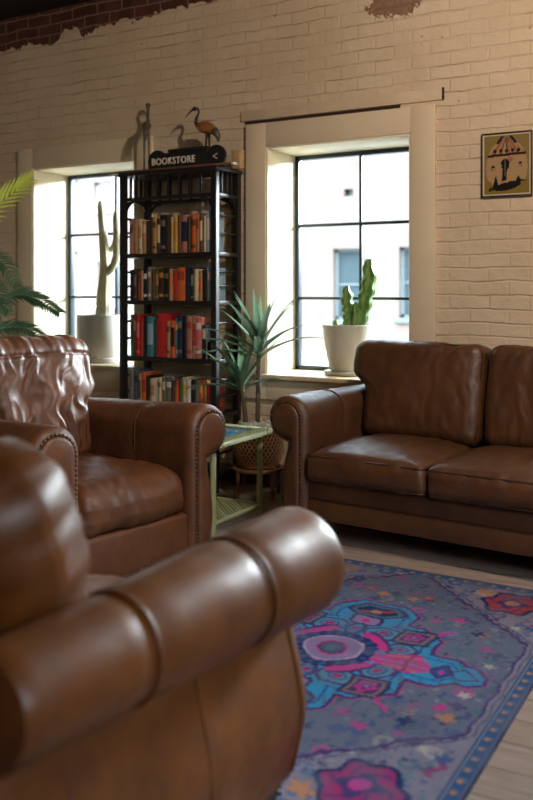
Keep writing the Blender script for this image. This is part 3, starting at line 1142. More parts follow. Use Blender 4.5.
# (colour, thickness in mm, height in mm, band colour or None, lean in degrees)
ROWS = [
    [('rose', 26, 222, 'brown', 0), ('tan', 28, 226, None, 0), ('cream', 20, 222, 'tan', 0), ('tan', 26, 220, 'cream', 0), ('dark brown', 24, 218, None, 0), ('black', 16, 222, None, 0),
     ('mustard', 24, 226, 'brown', 0), ('charcoal', 22, 230, 'cream', 0), ('black', 34, 240, 'grey', 0), ('dark brown', 26, 234, None, 0), ('cream', 20, 236, 'gold', 0), ('gold', 24, 240, 'mustard', 0),
     ('brown', 18, 232, None, 0), ('rose', 40, 236, 'navy', 0), ('dark brown', 16, 228, None, 0), ('orange', 30, 240, 'brown', 0), ('tan', 20, 240, 'brick red', 0), ('brown', 20, 236, 'cream', 0), ('cream', 16, 230, None, 0), ('pale blue', 32, 262, 'white', 0)],
    [('black', 22, 196, None, 0), ('charcoal', 20, 202, 'grey', 0), ('brick red', 20, 190, 'brown', 0), ('tan', 16, 200, None, 0), ('black', 24, 206, 'white', 0), ('grey', 22, 208, 'cream', 0), ('brown', 20, 198, None, 0),
     ('olive', 24, 206, 'tan', 0), ('dark brown', 30, 204, 'mustard', 0), ('black', 30, 208, 'olive', 0), ('tan', 18, 196, 'orange', 0), ('brick red', 24, 194, 'red', 0), ('orange', 46, 206, 'brick red', 0),
     ('navy', 30, 204, None, 0), ('black', 20, 204, 'grey', 0), ('cream', 22, 196, None, 0), ('tan', 20, 190, 'orange', 0), ('black', 24, 200, None, 0), ('pale blue', 26, 196, 'white', 0)],
    [('green', 18, 266, 'black', 0), ('brown', 22, 262, 'rose', 0), ('red', 26, 262, 'pink', 5), ('brick red', 20, 258, None, 4), ('black', 26, 264, None, 3), ('teal', 44, 266, 'pale blue', 2),
     ('charcoal', 18, 240, None, 0), ('red', 62, 270, None, 0), ('tan', 22, 236, 'brown', 0), ('orange', 30, 240, 'black', 2), ('teal', 16, 250, 'gold', 2), ('navy', 30, 264, 'grey', 2), ('black', 22, 262, None, 2),
     ('rose', 34, 262, 'brick red', 1), ('tan', 22, 258, 'red', 0), ('pink', 38, 264, 'white', 0), ('black', 26, 214, 'cream', 0)],
    [('grey', 26, 240, None, 0), ('slate blue', 28, 240, 'navy', 0), ('tan', 20, 232, 'brown', 0), ('orange', 28, 226, 'brick red', 0), ('black', 18, 206, None, 0), ('cream', 34, 204, 'tan', 0), ('white', 22, 200, None, 0),
     ('cream', 20, 204, 'olive', 0), ('olive', 22, 202, 'cream', 0), ('grey', 36, 204, 'white', 0), ('charcoal', 16, 200, None, 0), ('brick red', 26, 206, 'orange', 0), ('green', 18, 200, None, 0), ('cream', 22, 208, 'gold', 0), ('white', 28, 196, 'cream', 0),
     ('black', 28, 214, 'grey', 0), ('grey', 20, 200, None, 0), ('orange', 22, 204, 'gold', 0), ('mustard', 22, 206, None, 0), ('brick red', 26, 200, 'red', 0)]]
ROWNAME = ['top row', 'second row', 'third row', 'fourth row']

def make_book(colr, th, h, band, lean, x, z, row, idx):
    th, h = th / 1000, h / 1000 + random.uniform(-.012, .008)
    d = .15 + random.uniform(-.012, .02)
    b = B()
    c = .0028
    # boards and rounded spine (material 0), pages (1), printed bands (2)
    b.box(0, c, .006, d, 0, h, 0)
    b.box(th - c, th, .006, d, 0, h, 0)
    n = 6
    pr = [(th * k / n, .006 - .005 * math.sin(PI * k / n)) for k in range(n + 1)]
    vs = [(px_, py_, 0) for px_, py_ in pr] + [(px_, py_, h) for px_, py_ in pr] + [(px_, .008, 0) for px_, py_ in pr] + [(px_, .008, h) for px_, py_ in pr]
    m = n + 1
    fs = []
    for k in range(n):
        fs += [(k, k + 1, m + k + 1, m + k), (2 * m + k + 1, 2 * m + k, 3 * m + k, 3 * m + k + 1), (m + k, m + k + 1, 3 * m + k + 1, 3 * m + k), (k + 1, k, 2 * m + k, 2 * m + k + 1)]
    b.quadmesh(vs, fs)
    b.box(c, th - c, .008, d - .004, .003, h - .004, 0, mi=1)
    if band:
        spots = random.choice([((.62, .88),), ((.12, .2), (.7, .86)), ((.3, .82),), ((.08, .14), (.45, .8))])
        for (z0, z1) in spots:
            vv = []
            pr2 = [(th * (.08 + .84 * k / n), .0052 - .0052 * math.sin(PI * (.08 + .84 * k / n))) for k in range(n + 1)]
            for zz in (z0, z1):
                vv += [(px_, py_ - .0006, h * zz) for px_, py_ in pr2]
            b.quadmesh(vv, [(k, k + 1, m + k + 1, m + k) for k in range(n)], mi=2)
    o = b.obj('book', [BM[colr], M['pagewhite'], BM[band or colr]], smooth=False)
    o.location = (x, 4.422 + random.uniform(0, .012), z)
    o.rotation_euler = (0, math.radians(lean), 0)
    size = 'thick ' if th > .033 else ('slim ' if th < .0185 else '')
    bandtxt = ' with %s band' % band if band else ''
    tag(o, '%s%s book%s, %s from left on %s' % (size, colr, bandtxt, ORD[idx], ROWNAME[row]), 'book', 'books on the %s of the black shelf' % ROWNAME[row])
    return o

for ri, row in enumerate(ROWS):
    tot = sum(r[1] for r in row) / 1000
    xa, xb = BX0 + .068, BX1 - (.046 if ri != 2 else .085)
    avail = xb - xa
    k = min(1.0, (avail - .0012 * len(row)) / tot)
    k = (avail - .0016 * len(row)) / tot
    x = xa
    for i, (c_, th, h, band, lean) in enumerate(row):
        w = th * k
        ext = math.sin(math.radians(abs(lean))) * h / 1000
        make_book(c_, w, h * .985, band, 0, x, SHELF[ri] + .0003, ri, i)
        x += w / 1000 + .0016

# ------------------------------------------------------------------ things on the bookshelf
pz = BZ
b = B()
b.box(-3.74, -2.80, 4.425, 4.475, pz + .0005, pz + .014, .003)
plank = b.obj('wooden_plank', M['wood'])
tag(plank, 'thin brown wooden plank with a pale end lying across the bookshelf top', 'plank')
onebox('pale_end', M['white'], (-2.800, -2.782, 4.427, 4.473, pz + .001, pz + .0135), plank, .002)

def text_mesh(name, body, size, mat, parent, loc, extr=.003, rot=(PI / 2, 0, 0), bold=.0):
    cu = bpy.data.curves.new(name, 'FONT')
    cu.body = body
    cu.size = size
    cu.extrude = extr
    cu.offset = bold
    cu.space_character = 1.12
    tmp = bpy.data.objects.new(name + '_src', cu)
    COL.objects.link(tmp)
    bpy.context.view_layer.update()
    dg = bpy.context.evaluated_depsgraph_get()
    me = bpy.data.meshes.new_from_object(tmp.evaluated_get(dg))
    bpy.data.objects.remove(tmp)
    me.materials.clear()
    me.materials.append(mat)
    o = bpy.data.objects.new(name, me)
    COL.objects.link(o)
    o.parent = parent
    o.location = loc
    o.rotation_euler = rot
    o.scale = (.88, 1, 1)
    return o

sg = thing('sign', 'black BOOKSTORE sign with cream letters standing on top of the bookshelf', 'sign', (-3.18, 4.51, pz + .0005))
blk = simple('sign_black', (.012, .012, .013), .5)
onebox('board', blk, (-.215, .155, -.008, .008, 0, .118), sg, .002)
onebox('cap', blk, (-.135, .165, -.016, .016, .118, .138), sg, .003)
for x in (-.225, .222):
    b = B()
    rot = Matrix.Translation((x, 0, .070)) @ Matrix.Rotation(PI / 2, 4, 'X')
    bmesh.ops.create_cone(b.bm, cap_ends=True, segments=40, radius1=.070, radius2=.070, depth=.018, matrix=rot)
    b.obj('disc', blk, sg)
b = B()
for s in (-1, 1):
    b.tube([(.204, -.0105, .070), (.236, -.0105, .070 + s * .016)], .003, 6)
b.obj('arrow_mark', M['cream'], sg)
text_mesh('lettering', 'BOOKSTORE', .060, M['cream'], sg, (-.262, -.0135, .046), .003, bold=.001)

b = B()
b.box(-2.905, -2.845, 4.60, 4.66, pz + .0005, pz + .115, .003)
tag(b.obj('wooden_block', simple('pale_wood', (.50, .31, .15), .6, 0, .15, 12)), 'small pale wooden block behind the sign on the bookshelf', 'block')

def crane(name, label, loc, rz, H, bodycol, neckcol, tailcol, thin=1.):
    """standing wading bird figurine, beak towards local -x"""
    r = thing(name, label, 'figurine', loc, rz, 'crane figurines on the bookshelf')
    s = H / .37
    b = B()
    prof = [((.085, 0, .200), .004), ((.07, 0, .212), .016), ((.045, 0, .226), .030), ((.012, 0, .240), .037), ((-.02, 0, .247), .033), ((-.045, 0, .255), .022), ((-.056, 0, .264), .013)]
    b.tube([Vector(p) * s for p, _ in prof], [q * s * thin for _, q in prof], 14)
    b.obj('body', bodycol, r, smooth='full')
    b = B()
    nk = catmull([(-.040, 0, .250), (-.062, 0, .272), (-.058, 0, .300), (-.044, 0, .328), (-.048, 0, .350), (-.066, 0, .356)], 6)
    nr = [.014 - .008 * min(1, i / 16) for i in range(len(nk))]
    b.tube([p * s for p in nk], [q * s for q in nr], 10)
    b.ball(Vector((-.070, 0, .354)) * s, .0135 * s, 1.25, .9, .95)
    b.obj('neck', neckcol, r, smooth='full')
    b = B()
    b.tube([Vector((-.080, 0, .354)) * s, Vector((-.110, 0, .334)) * s, Vector((-.140, 0, .308)) * s], [.006 * s, .0042 * s, .001 * s], 8)
    b.obj('beak', neckcol, r)
    b = B()
    b.tube([Vector((.060, 0, .222)) * s, Vector((.085, 0, .19)) * s, Vector((.092, 0, .155)) * s], [.024 * s * thin, .018 * s * thin, .005 * s], 10)
    b.obj('tail', tailcol, r, smooth='full')
    for sy in (-1, 1):
        b = B()
        b.tube([Vector((.02, sy * .010, .215)) * s, Vector((.016 + sy * .006, sy * .012, .11)) * s, Vector((.020 + sy * .010, sy * .013, .005)) * s], [.008 * s, .0042 * s, .004 * s], 8)
        for a in (-.5, 0, .5):
            b.tube([Vector((.020 + sy * .010, sy * .013, .005)) * s, Vector((.020 + sy * .010 - .035 * math.cos(a), sy * .013 + .03 * math.sin(a), .0035)) * s], .0033 * s, 6)
        b.obj('leg', neckcol, r)
    return r
brass = simple('bird_copper', (.36, .15, .055), .35, .3, .3, 30)
dkb = simple('bird_dark', (.03, .022, .018), .4, .2)
tlb = simple('bird_tail', (.10, .085, .07), .5)
grn = simple('bird_verdigris', (.13, .11, .055), .4, .3, .3, 40)
crane('crane_figurine', 'copper crane figurine in profile above the BOOKSTORE sign', (-3.085, 4.575, pz + .0005), 0, .410, brass, dkb, tlb)
crane('crane_figurine', 'slender dark crane figurine with long thin legs at the left end of the bookshelf', (-3.56, 4.600, pz + .0005), math.radians(-57), .50, grn, simple('bird_neck', (.10, .08, .05), .4, .2), tlb, .62)

# little framed card at the end of the third row of books
fr = thing('card_frame', 'small white framed card leaning at the right end of the third book row', 'picture frame', (-2.958, 4.50, .8003), math.radians(62))
# ------------------------------------------------------------------ poster on the wall
def grid_colors(name, w, h, n, m, fn, mat, parent, loc):
    u, v = np.meshgrid(np.linspace(0, 1, n), np.linspace(0, 1, m))
    c = fn(u, v)
    V = np.stack([(u - .5) * w, np.zeros_like(u), (v - .5) * h], -1).reshape(-1, 3)
    i = np.arange(m - 1)[:, None] * n + np.arange(n - 1)[None]
    Fq = np.stack([i, i + 1, i + n + 1, i + n], -1).reshape(-1, 4)
    me = bpy.data.meshes.new(name)
    me.from_pydata(V.tolist(), [], Fq.tolist())
    ca = me.color_attributes.new('Col', 'FLOAT_COLOR', 'POINT')
    ca.data.foreach_set('color', np.concatenate([c.reshape(-1, 3), np.ones((n * m, 1))], 1).astype(np.float32).ravel())
    me.materials.append(mat)
    o = bpy.data.objects.new(name, me)
    COL.objects.link(o)
    o.parent = parent
    o.location = loc
    return o
PRINT = vcol_mat('printed_paper', .5, 0)

def frame_box(name, w, h, t, d, mat, parent):
    b = B()
    b.box(-w / 2, w / 2, -d, 0, h / 2 - t, h / 2, .0015)
    b.box(-w / 2, w / 2, -d, 0, -h / 2, -h / 2 + t, .0015)
    b.box(-w / 2, -w / 2 + t, -d, 0, -h / 2 + t, h / 2 - t, .0015)
    b.box(w / 2 - t, w / 2, -d, 0, -h / 2 + t, h / 2 - t, .0015)
    return b.obj(name, mat, parent)

cf = frame_box('frame', .072, .105, .008, .010, M['white'], fr)
cf.location = (0, .0, .0545)
onebox('backing', M['black'], (-.034, .034, -.001, .003, .003, .104), fr, 0)
grid_colors('card', .060, .092, 8, 12, lambda u, v: np.where(((np.hypot(u - .5, (v - .55) * 1.3) < .28)[..., None]), np.array(srgb(60, 80, 60)), np.array(srgb(190, 180, 130))), PRINT, fr, (0, -.004, .0545))

def poster():
    r = thing('framed_poster', 'small framed print with pink canopy and black bird on the brick wall', 'poster', (-1.249, WALL - .001, 1.897))
    w, h = .272, .345
    frame_box('frame', w, h, .006, .020, M['black'], r)
    onebox('mat_board', simple('poster_mat', (.60, .52, .38), .7), (-w / 2 + .006, w / 2 - .006, -.010, -.001, -h / 2 + .006, h / 2 - .006), r, 0)
    C = lambda *c: np.array(srgb(*c))
    def art(u, v):
        img = np.zeros(u.shape + (3,))
        olive, flesh, pink, dark, gold = C(168, 142, 84), C(214, 176, 128), C(206, 124, 100), C(30, 28, 28), C(164, 138, 60)
        img[:] = olive
        def put(m, c):
            img[m] = c
        put(np.hypot((u - .5) * 1.0, (v - .45) * .95) < .46, flesh)
        put((v < .22) & (np.abs(u - .5) < .5), gold)
        put((np.hypot((u - .5), (v - .42) * .95) < .40) & (v > .10), flesh)
        # canopy
        hw = .10 + (.93 - v) * 1.25
        can = (v > .66) & (v < .965) & (np.abs(u - .5) < np.minimum(hw, .44)) & (v < .965 - .9 * np.maximum(0, np.abs(u - .5) - .10) ** 1.5)
        st = np.floor(((u - .5) / np.maximum(.05, hw)) * 4.5) % 2
        put(can & (st == 0), pink)
        put(can & (st == 1), C(206, 178, 130))
        for k in range(5):
            put(np.hypot((u - (.24 + .13 * k)) * .8, v - .735) < .032, dark)
            put((np.abs(u - .5 - (k - 2) * (.13 - .10 * np.clip((v - .7) / .25, 0, 1))) < .008) & can, C(90, 60, 50))
        put((np.abs(v - .665 - .03 * (u - .5)) < .022) & (np.abs(u - .5) < .43), C(58, 42, 34))
        arm = np.abs(np.abs(u - .5) - (.10 + (.97 - v) * .9)) < .035
        put(arm & (v > .86) & (v < .985), dark)
        put(np.hypot((u - .5), (v - .915)) < .05, C(150, 110, 84))
        # central figure
        put(np.hypot((u - .47) / .105, (v - .50) / .095) < 1, dark)
        put((np.abs(u - .46 - .1 * (v - .4)) < .05) & (v > .2) & (v < .46), dark)
        put(np.hypot((u - .585) / .06, (v - .585) / .045) < 1, pink)
        put((np.abs(u - .47) < .008) & (v > .3) & (v < .62), C(170, 150, 120))
        for s in (-1, 1):
            put(np.hypot((u - .47 - s * .10) / .02, (v - .48) / .03) < 1, C(190, 180, 160))
            # little hats
            put((np.abs(u - .5 - s * .30) < .045) & (np.abs(v - .475 - .02 * s) < .008), dark)
            put((np.abs(u - .5 - s * .30) < .022) & (v > .47 + .02 * s) & (v < .51 + .02 * s), dark)
            put((np.abs(np.abs(u - .5 - s * .30) - .03) < .010) & (np.abs(v - .44 - .02 * s) < .012), C(70, 50, 40))
        # dark bird lying along the bottom
        put(np.hypot((u - .52) / .30, (v - .125 - .14 * (u - .5)) / .072) < 1, dark)
        put((np.abs(u - .26) < .055 * np.clip((.32 - v) / .16, 0, 1)) & (v > .1), dark)
        put((np.abs(u - .76) < .06 * np.clip((.31 - v) / .1, 0, 1)) & (v > .15), dark)
        put((np.abs(v - .215 + .04 * (u - .85)) < .02 * np.clip((.97 - u) / .17, 0, 1)) & (u > .74), dark)
        for k in range(3):
            put((np.abs(v - .075 - .02 * k - .25 * (u - .2)) < .009) & (u > .10) & (u < .3), dark)
        put(np.hypot((u - .48) / .08, (v - .205) / .018) < 1, flesh)
        return img * .66
    grid_colors('print', w - .030, h - .030, 74, 94, art, PRINT, r, (0, -.0115, 0))
poster()

# ------------------------------------------------------------------ wicker side table
def rope_mat():
    k = NT('green_wicker')
    v = k.obj()
    w = k.n('ShaderNodeTexWave', wave_type='BANDS', bands_direction='DIAGONAL')
    w.inputs['Scale'].default_value = 55
    w.inputs['Distortion'].default_value = 1.5
    k.l(v, w.inputs['Vector'])
    k.base(k.mix(w.outputs['Fac'], srgb(112, 118, 72), srgb(174, 178, 128)))
    k.rough(.45)
    k.l(k.bump(w.outputs['Fac'], .6, .003), k.b.inputs['Normal'])
    return k.m
M['green'] = rope_mat()

def side_table():
    x1, x0, ya, yb, H = -2.375, -2.86, 3.60, 4.09, .475
    r = thing('side_table', 'green wicker side table with woven lower shelf between armchair and sofa', 'side table', ((x0 + x1) / 2, (ya + yb) / 2, 0))
    hx, hy = (x1 - x0) / 2, (yb - ya) / 2
    for sx in (-1, 1):
        for sy in (-1, 1):
            b = B()
            n = 40
            pts = [(sx * (hx - .018), sy * (hy - .018), (H - .03) * i / n) for i in range(n + 1)]
            b.tube(pts, [[.0146, .0172][i % 2] for i in range(n + 1)], 12)
            b.obj('leg', M['green'], r)
    b = B()
    t, e = .060, .034
    for (xa, xb, y0, y1) in ((-hx - e, hx + e, -hy - e, -hy - e + t), (-hx - e, hx + e, hy + e - t, hy + e), (-hx - e, -hx - e + t, -hy - e + t, hy + e - t), (hx + e - t, hx + e, -hy - e + t, hy + e - t)):
        b.box(xa, xb, y0, y1, H - .030, H, .006)
    # woven ridges along the frame
    for s in (-1, 1):
        for i in range(30):
            y = -hy + 2 * hy * i / 29
            b.tube([(s * (hx + e), y, H - .004), (s * (hx + e - t * .5), y + .008, H + .003), (s * (hx + e - t), y + .016, H - .002)], .0055, 6)
        for i in range(28):
            x = -hx + 2 * hx * i / 27
            b.tube([(x, s * (hy + e), H - .004), (x + .008, s * (hy + e - t * .5), H + .003), (x + .016, s * (hy + e - t), H - .002)], .0055, 6)
    b.obj('top_frame', M['green'], r)
    k = NT('table_glass_reflection')
    k.base((.045, .13, .20))  # the window's blue reflection is painted into the glass colour
    k.rough(.12)
    onebox('glass_top', k.m, (-hx - e + t - .004, hx + e - t + .004, -hy - e + t - .004, hy + e - t + .004, H - .016, H - .006), r, .001)
    # lower woven shelf
    zs = .068
    rim = [(-hx + .018, -hy + .018, zs), (hx - .018, -hy + .018, zs), (hx - .018, hy - .018, zs), (-hx + .018, hy - .018, zs)]
    b = B()
    for i in range(4):
        b.tube([rim[i], rim[(i + 1) % 4]], .0125, 10)
    sh = b.obj('shelf_rim', M['green'], r)
    b = B()
    wx, wy = hx - .02, hy - .02
    step = .027
    n = int((wx + wy) * 2 / step)
    for i in range(1, n):
        c = -wx - wy + step * i
        for sgn in (1, -1):
            # lines x + sgn*y = c clipped to the rectangle
            pts = []
            for xx in (-wx, wx):
                yy = (c - xx) * sgn
                if -wy <= yy <= wy:
                    pts.append((xx, yy))
            for yy in (-wy, wy):
                xx = c - sgn * yy
                if -wx < xx < wx:
                    pts.append((xx, yy))
            if len(pts) >= 2:
                p_, q_ = pts[0], pts[1]
                z = zs + .0025 * sgn
                b.tube([(p_[0], p_[1], z), (q_[0], q_[1], z)], .0032, 6)
    b.obj('woven_mesh', M['green'], sh)
side_table()

# ------------------------------------------------------------------ plants
def strap_leaf(b, base, direction, length, width, droop, n=12, fold=.25, nrm=(0, 0, 1)):
    d = Vector(direction).normalized()
    side = d.cross(Vector(nrm))
    side = side.normalized() if side.length > .05 else Vector((1, 0, 0))
    p = Vector(base)
    rows = []
    for i in range(n + 1):
        t = i / n
        w = width * (.45 + 2.2 * t) if t < .25 else width * (1 - ((t - .25) / .75) ** 1.7)
        w = max(w, .0006)
        up = side.cross(d).normalized()
        rows.append((p - side * w / 2 + up * w * fold, p.copy(), p + side * w / 2 + up * w * fold))
        p = p + d * length / n
        d = (d + Vector((0, 0, -droop / n * (0.4 + 1.4 * t)))).normalized()
    V = [[b.bm.verts.new(v) for v in r] for r in rows]
    for a, c in zip(V, V[1:]):
        for k in range(2):
            b.bm.faces.new((a[k], a[k + 1], c[k + 1], c[k]))

DRAC = leaf_mat('dracaena_leaf', (.045, .085, .052), (.13, .20, .125), .2, .34)
DRAC2 = leaf_mat('dracaena_leaf_light', (.05, .11, .06), (.13, .22, .12), .2, .35)

def basket_mat():
    k = NT('cane_basket')
    v = k.obj()
    k.base(k.ramp(k.noise(v, 30, 3), [(.3, (.16, .075, .028)), (.7, (.30, .15, .06))]))
    k.rough(.55)
    return k.m

def dracaena():
    cx, cy = -2.655, 4.50
    st = thing('plant_stand', 'low wooden stand carrying the woven basket planter', 'plant stand', (cx, cy, 0))
    wd = simple('stand_wood', (.20, .09, .035), .45, 0, .25, 15)
    b = B()
    b.tube([(.142 * math.cos(2 * PI * k / 32), .142 * math.sin(2 * PI * k / 32), .165) for k in range(32)], .013, 8, closed=True)
    b.tube([(-.14, 0, .165), (.14, 0, .165)], .010, 8)
    b.tube([(0, -.14, .165), (0, .14, .165)], .010, 8)
    b.obj('ring', wd, st)
    for k in range(4):
        a = PI / 4 + PI / 2 * k + .35
        b = B()
        b.tube([(.140 * math.cos(a), .140 * math.sin(a), .17), (.150 * math.cos(a), .150 * math.sin(a), 0)], [.014, .011], 10)
        b.obj('leg', wd, st)
    r = thing('dracaena', 'spiky dracaena with two stems in a round woven basket beside the bookshelf', 'plant', (cx, cy, .1785))
    bm_ = basket_mat()
    prof = [(.100, 0), (.125, .02), (.148, .08), (.150, .13), (.142, .19), (.130, .235)]
    def R(z):
        for (r0, z0), (r1, z1) in zip(prof, prof[1:]):
            if z <= z1:
                return r0 + (r1 - r0) * (z - z0) / (z1 - z0)
        return prof[-1][0]
    b = B()
    b.lathe([(0, .003)] + [(q - .010, z + .003) for q, z in prof] + [(.112, .232), (0, .21)], 32)
    b.obj('liner', simple('dark_liner', (.035, .018, .009), .9), r)
    b = B()
    ns = 34
    for k in range(ns):
        for sg_ in (-1, 1):
            pts = []
            for i in range(13):
                z = .012 + .215 * i / 12
                a = 2 * PI * k / ns + sg_ * 1.0 * i / 12
                q = R(z) + .0015 * sg_
                pts.append((q * math.cos(a), q * math.sin(a), z))
            b.tube(pts, .0040, 5)
    bk = b.obj('basket', bm_, r)
    b = B()
    for z, q, t, nm in ((.008, .110, .009, 'basket_foot'), (.228, .133, .013, 'basket_rim')):
        b = B()
        b.tube([(q * math.cos(2 * PI * k / 40), q * math.sin(2 * PI * k / 40), z) for k in range(40)], t, 8, closed=True)
        b.obj(nm, simple('cane_' + nm, (.26, .12, .05), .5), bk)
    b = B()
    for k in range(120):
        a, q = random.uniform(0, 2 * PI), .108 * math.sqrt(random.random())
        s = random.uniform(.014, .028)
        b.ball((q * math.cos(a), q * math.sin(a), .232 + random.uniform(-.006, .016)), s, 1, random.uniform(.7, 1.1), .75, 8, 6)
    o = b.obj('pebble_mulch', simple('pale_moss', (.50, .50, .48), .85, 0, .3, 40), r)
    o['kind'] = 'stuff'
    rs = random.Random(12)
    spec = [((-.005, .0, .235), (.006, .0, .700), 16, .44), ((-.060, -.035, .235), (-.080, -.06, .500), 13, .40)]
    for si, (p0, p1, nl, ln) in enumerate(spec):
        b = B()
        n = 22
        pts = [Vector(p0).lerp(Vector(p1), i / n) for i in range(n + 1)]
        b.tube(pts, [.0135 + .0022 * (i % 2) for i in range(n + 1)], 10)
        stem = b.obj('stem', simple('stem_bark_%d' % si, (.12, .085, .05), .8, 0, .3, 60), r)
        for k in range(nl):
            a = k * 2.399 + .4 + si
            t = k / (nl - 1)
            el = math.radians(22 + 56 * t + rs.uniform(-6, 6))
            d = (math.cos(a) * math.cos(el), math.sin(a) * math.cos(el), math.sin(el))
            # keep blades from running into the brick
            ln_ = ln * rs.uniform(.85, 1.12) * (1. - .22 * t * t)
            if d[0] < -.05:
                d = (d[0], -abs(d[1]) - .55 * abs(d[0]), d[2])
            elif d[1] > .15:
                d = (d[0], d[1] * .25, d[2] + .15)
            lb = B()
            base = Vector(p1) + Vector((0, 0, -.06 + .065 * t))
            strap_leaf(lb, base, d, ln_, rs.uniform(.042, .056), .80 - .35 * t)
            lb.obj('leaf', DRAC if rs.random() < .7 else DRAC2, stem, smooth='full')
dracaena()

def ribbed(b, pts, rads, ribs=6, depth=.22, seg=36, bumps=0., fb=60):
    pts = catmull(pts, 10)
    n = len(pts)
    m = len(rads)
    def rad(t):
        f = t * (m - 1)
        i = min(int(f), m - 2)
        return rads[i] + (rads[i + 1] - rads[i]) * (f - i)
    ref = None
    rings = []
    for i, p in enumerate(pts):
        t = (pts[min(i + 1, n - 1)] - pts[max(i - 1, 0)]).normalized()
        ref = t.orthogonal().normalized() if ref is None else (ref - t * ref.dot(t)).normalized()
        bi = t.cross(ref)
        rr = rad(i / (n - 1))
        ring = []
        for k in range(seg):
            a = 2 * PI * k / seg
            f = 1 - depth * (.5 - .5 * math.cos(ribs * a)) + bumps * math.sin(i * fb / n + math.floor(a / (2 * PI / ribs)) * 1.7) * (.5 + .5 * math.cos(ribs * a))
            ring.append(b.bm.verts.new(p + (ref * math.cos(a) + bi * math.sin(a)) * rr * f))
        rings.append(ring)
    for a, c in zip(rings, rings[1:]):
        for k in range(seg):
            b.bm.faces.new((a[k], a[(k + 1) % seg], c[(k + 1) % seg], c[k]))
    b.bm.faces.new(rings[0][::-1])
    b.bm.faces.new(rings[-1])

def pot_mat(name, col, streak=True):
    k = NT(name)
    v = k.obj()
    mp = k.n('ShaderNodeMapping')
    mp.inputs['Scale'].default_value = (1, 1, .35)
    k.l(v, mp.inputs['Vector'])
    n = k.noise(mp.outputs[0], 9, 5, .6)
    k.base(k.ramp(n, [(.25, tuple(c * .72 for c in col)), (.7, col)]))
    k.rough(.7)
    k.l(k.bump(k.noise(v, 60, 3), .2, .003), k.b.inputs['Normal'])
    return k.m

def pale_cactus():
    c = P(98, 362, 4.905)
    r = thing('potted_cactus', 'tall pale three-armed cactus in a wide cylindrical grey pot on the left sill', 'cactus', (c.x, 4.925, SZ0 + .0005), 0)
    pm = pot_mat('grey_cylinder_pot', (.60, .57, .51))
    b = B()
    q = .166
    b.lathe([(0, .035), (q - .004, .035), (q, .04), (q, .335), (q - .004, .34), (q - .018, .34), (q - .020, .31), (0, .305)], 48)
    b.obj('pot', pm, r)
    b = B()
    b.lathe([(0, 0), (q + .006, 0), (q + .010, .004), (q + .010, .030), (q + .004, .036), (q - .01, .036), (q - .01, .012), (0, .010)], 48)
    b.obj('saucer', pm, r)
    b = B()
    b.lathe([(q - .0205, .318), (q * .5, .326), (0, .328)], 32)
    b.lathe([(q - .0205, .318), (0, .310)], 32)
    b.obj('soil', M['soil'], r)
    cm = NT('pale_cactus_skin')
    v = cm.obj()
    cm.base(cm.ramp(cm.noise(v, 12, 3), [(.3, (.42, .40, .25)), (.7, (.66, .62, .42))]))
    cm.rough(.55)
    b = B()
    ribbed(b, [(.040, -.01, .31), (.046, -.01, .50), (.058, -.01, .70), (.038, -.01, .92), (.020, -.01, 1.10), (.010, -.01, 1.165)], [.062, .053, .042, .036, .030, .026, .010], 9, .10, 36)
    body = b.obj('trunk', cm.m, r, smooth='full')
    b = B()
    ribbed(b, [(.065, -.012, .64), (.11, -.012, .665), (.160, -.012, .75), (.168, -.012, .88), (.160, -.012, 1.01), (.162, -.012, 1.10)], [.020, .026, .027, .027, .025, .022, .008], 8, .10, 32)
    b.obj('arm', cm.m, body, smooth='full')
    b = B()
    ribbed(b, [(.060, .0, .80), (.095, .03, .825), (.115, .04, .90), (.118, .04, .97)], [.016, .020, .020, .019, .007], 8, .10, 32)
    b.obj('arm', cm.m, body, smooth='full')
pale_cactus()

def green_cactus():
    c = P(347, 372, 4.92)
    r = thing('potted_cactus', 'green ribbed cactus in a tapered whitewashed pot on the sill behind the sofa', 'cactus', (c.x, 4.925, SZ0 + .0005))
    pm = pot_mat('whitewashed_pot', (.56, .53, .44))
    b = B()
    b.lathe([(0, .020), (.095, .020), (.108, .03), (.128, .12), (.143, .22), (.149, .285), (.153, .292), (.153, .306), (.146, .308), (.134, .300), (.128, .27), (0, .265)], 48)
    b.obj('pot', pm, r)
    b = B()
    b.lathe([(0, 0), (.130, 0), (.140, .006), (.144, .024), (.136, .026), (.125, .018), (.10, .0195), (0, .0195)], 48)
    b.obj('saucer', pm, r)
    b = B()
    b.lathe([(.1305, .284), (.07, .292), (0, .294)], 32)
    b.lathe([(.1305, .284), (0, .275)], 32)
    b.obj('soil', simple('reddish_soil', (.16, .07, .04), .9, 0, .4, 70, .5, 90), r)
    k = NT('cactus_green')
    v = k.obj()
    k.base(k.ramp(k.noise(v, 18, 3), [(.25, (.050, .135, .022)), (.7, (.18, .33, .075))]))
    k.rough(.42)
    sp = [([(.065, 0, .27), (.095, 0, .36), (.128, -.01, .47), (.150, -.01, .58), (.144, -.01, .705)], [.032, .042, .046, .046, .046, .044, .020]),
          ([(.020, -.02, .27), (.022, -.02, .36), (.014, -.03, .44), (.008, -.03, .545)], [.036, .042, .042, .040, .036, .014]),
          ([(.060, -.03, .29), (.082, -.05, .36), (.078, -.055, .445)], [.024, .028, .028, .024, .010]),
          ([(.035, .04, .27), (.045, .05, .38), (.052, .05, .43)], [.026, .028, .024, .010]),
          ([(-.068, -.02, .275), (-.070, -.02, .312), (-.068, -.02, .335)], [.016, .021, .020, .010])]
    for pts, rd in sp:
        b = B()
        ribbed(b, pts, rd, 5, .34, 40, .16, 34)
        st = b.obj('stem', k.m, r, smooth='full')
green_cactus()

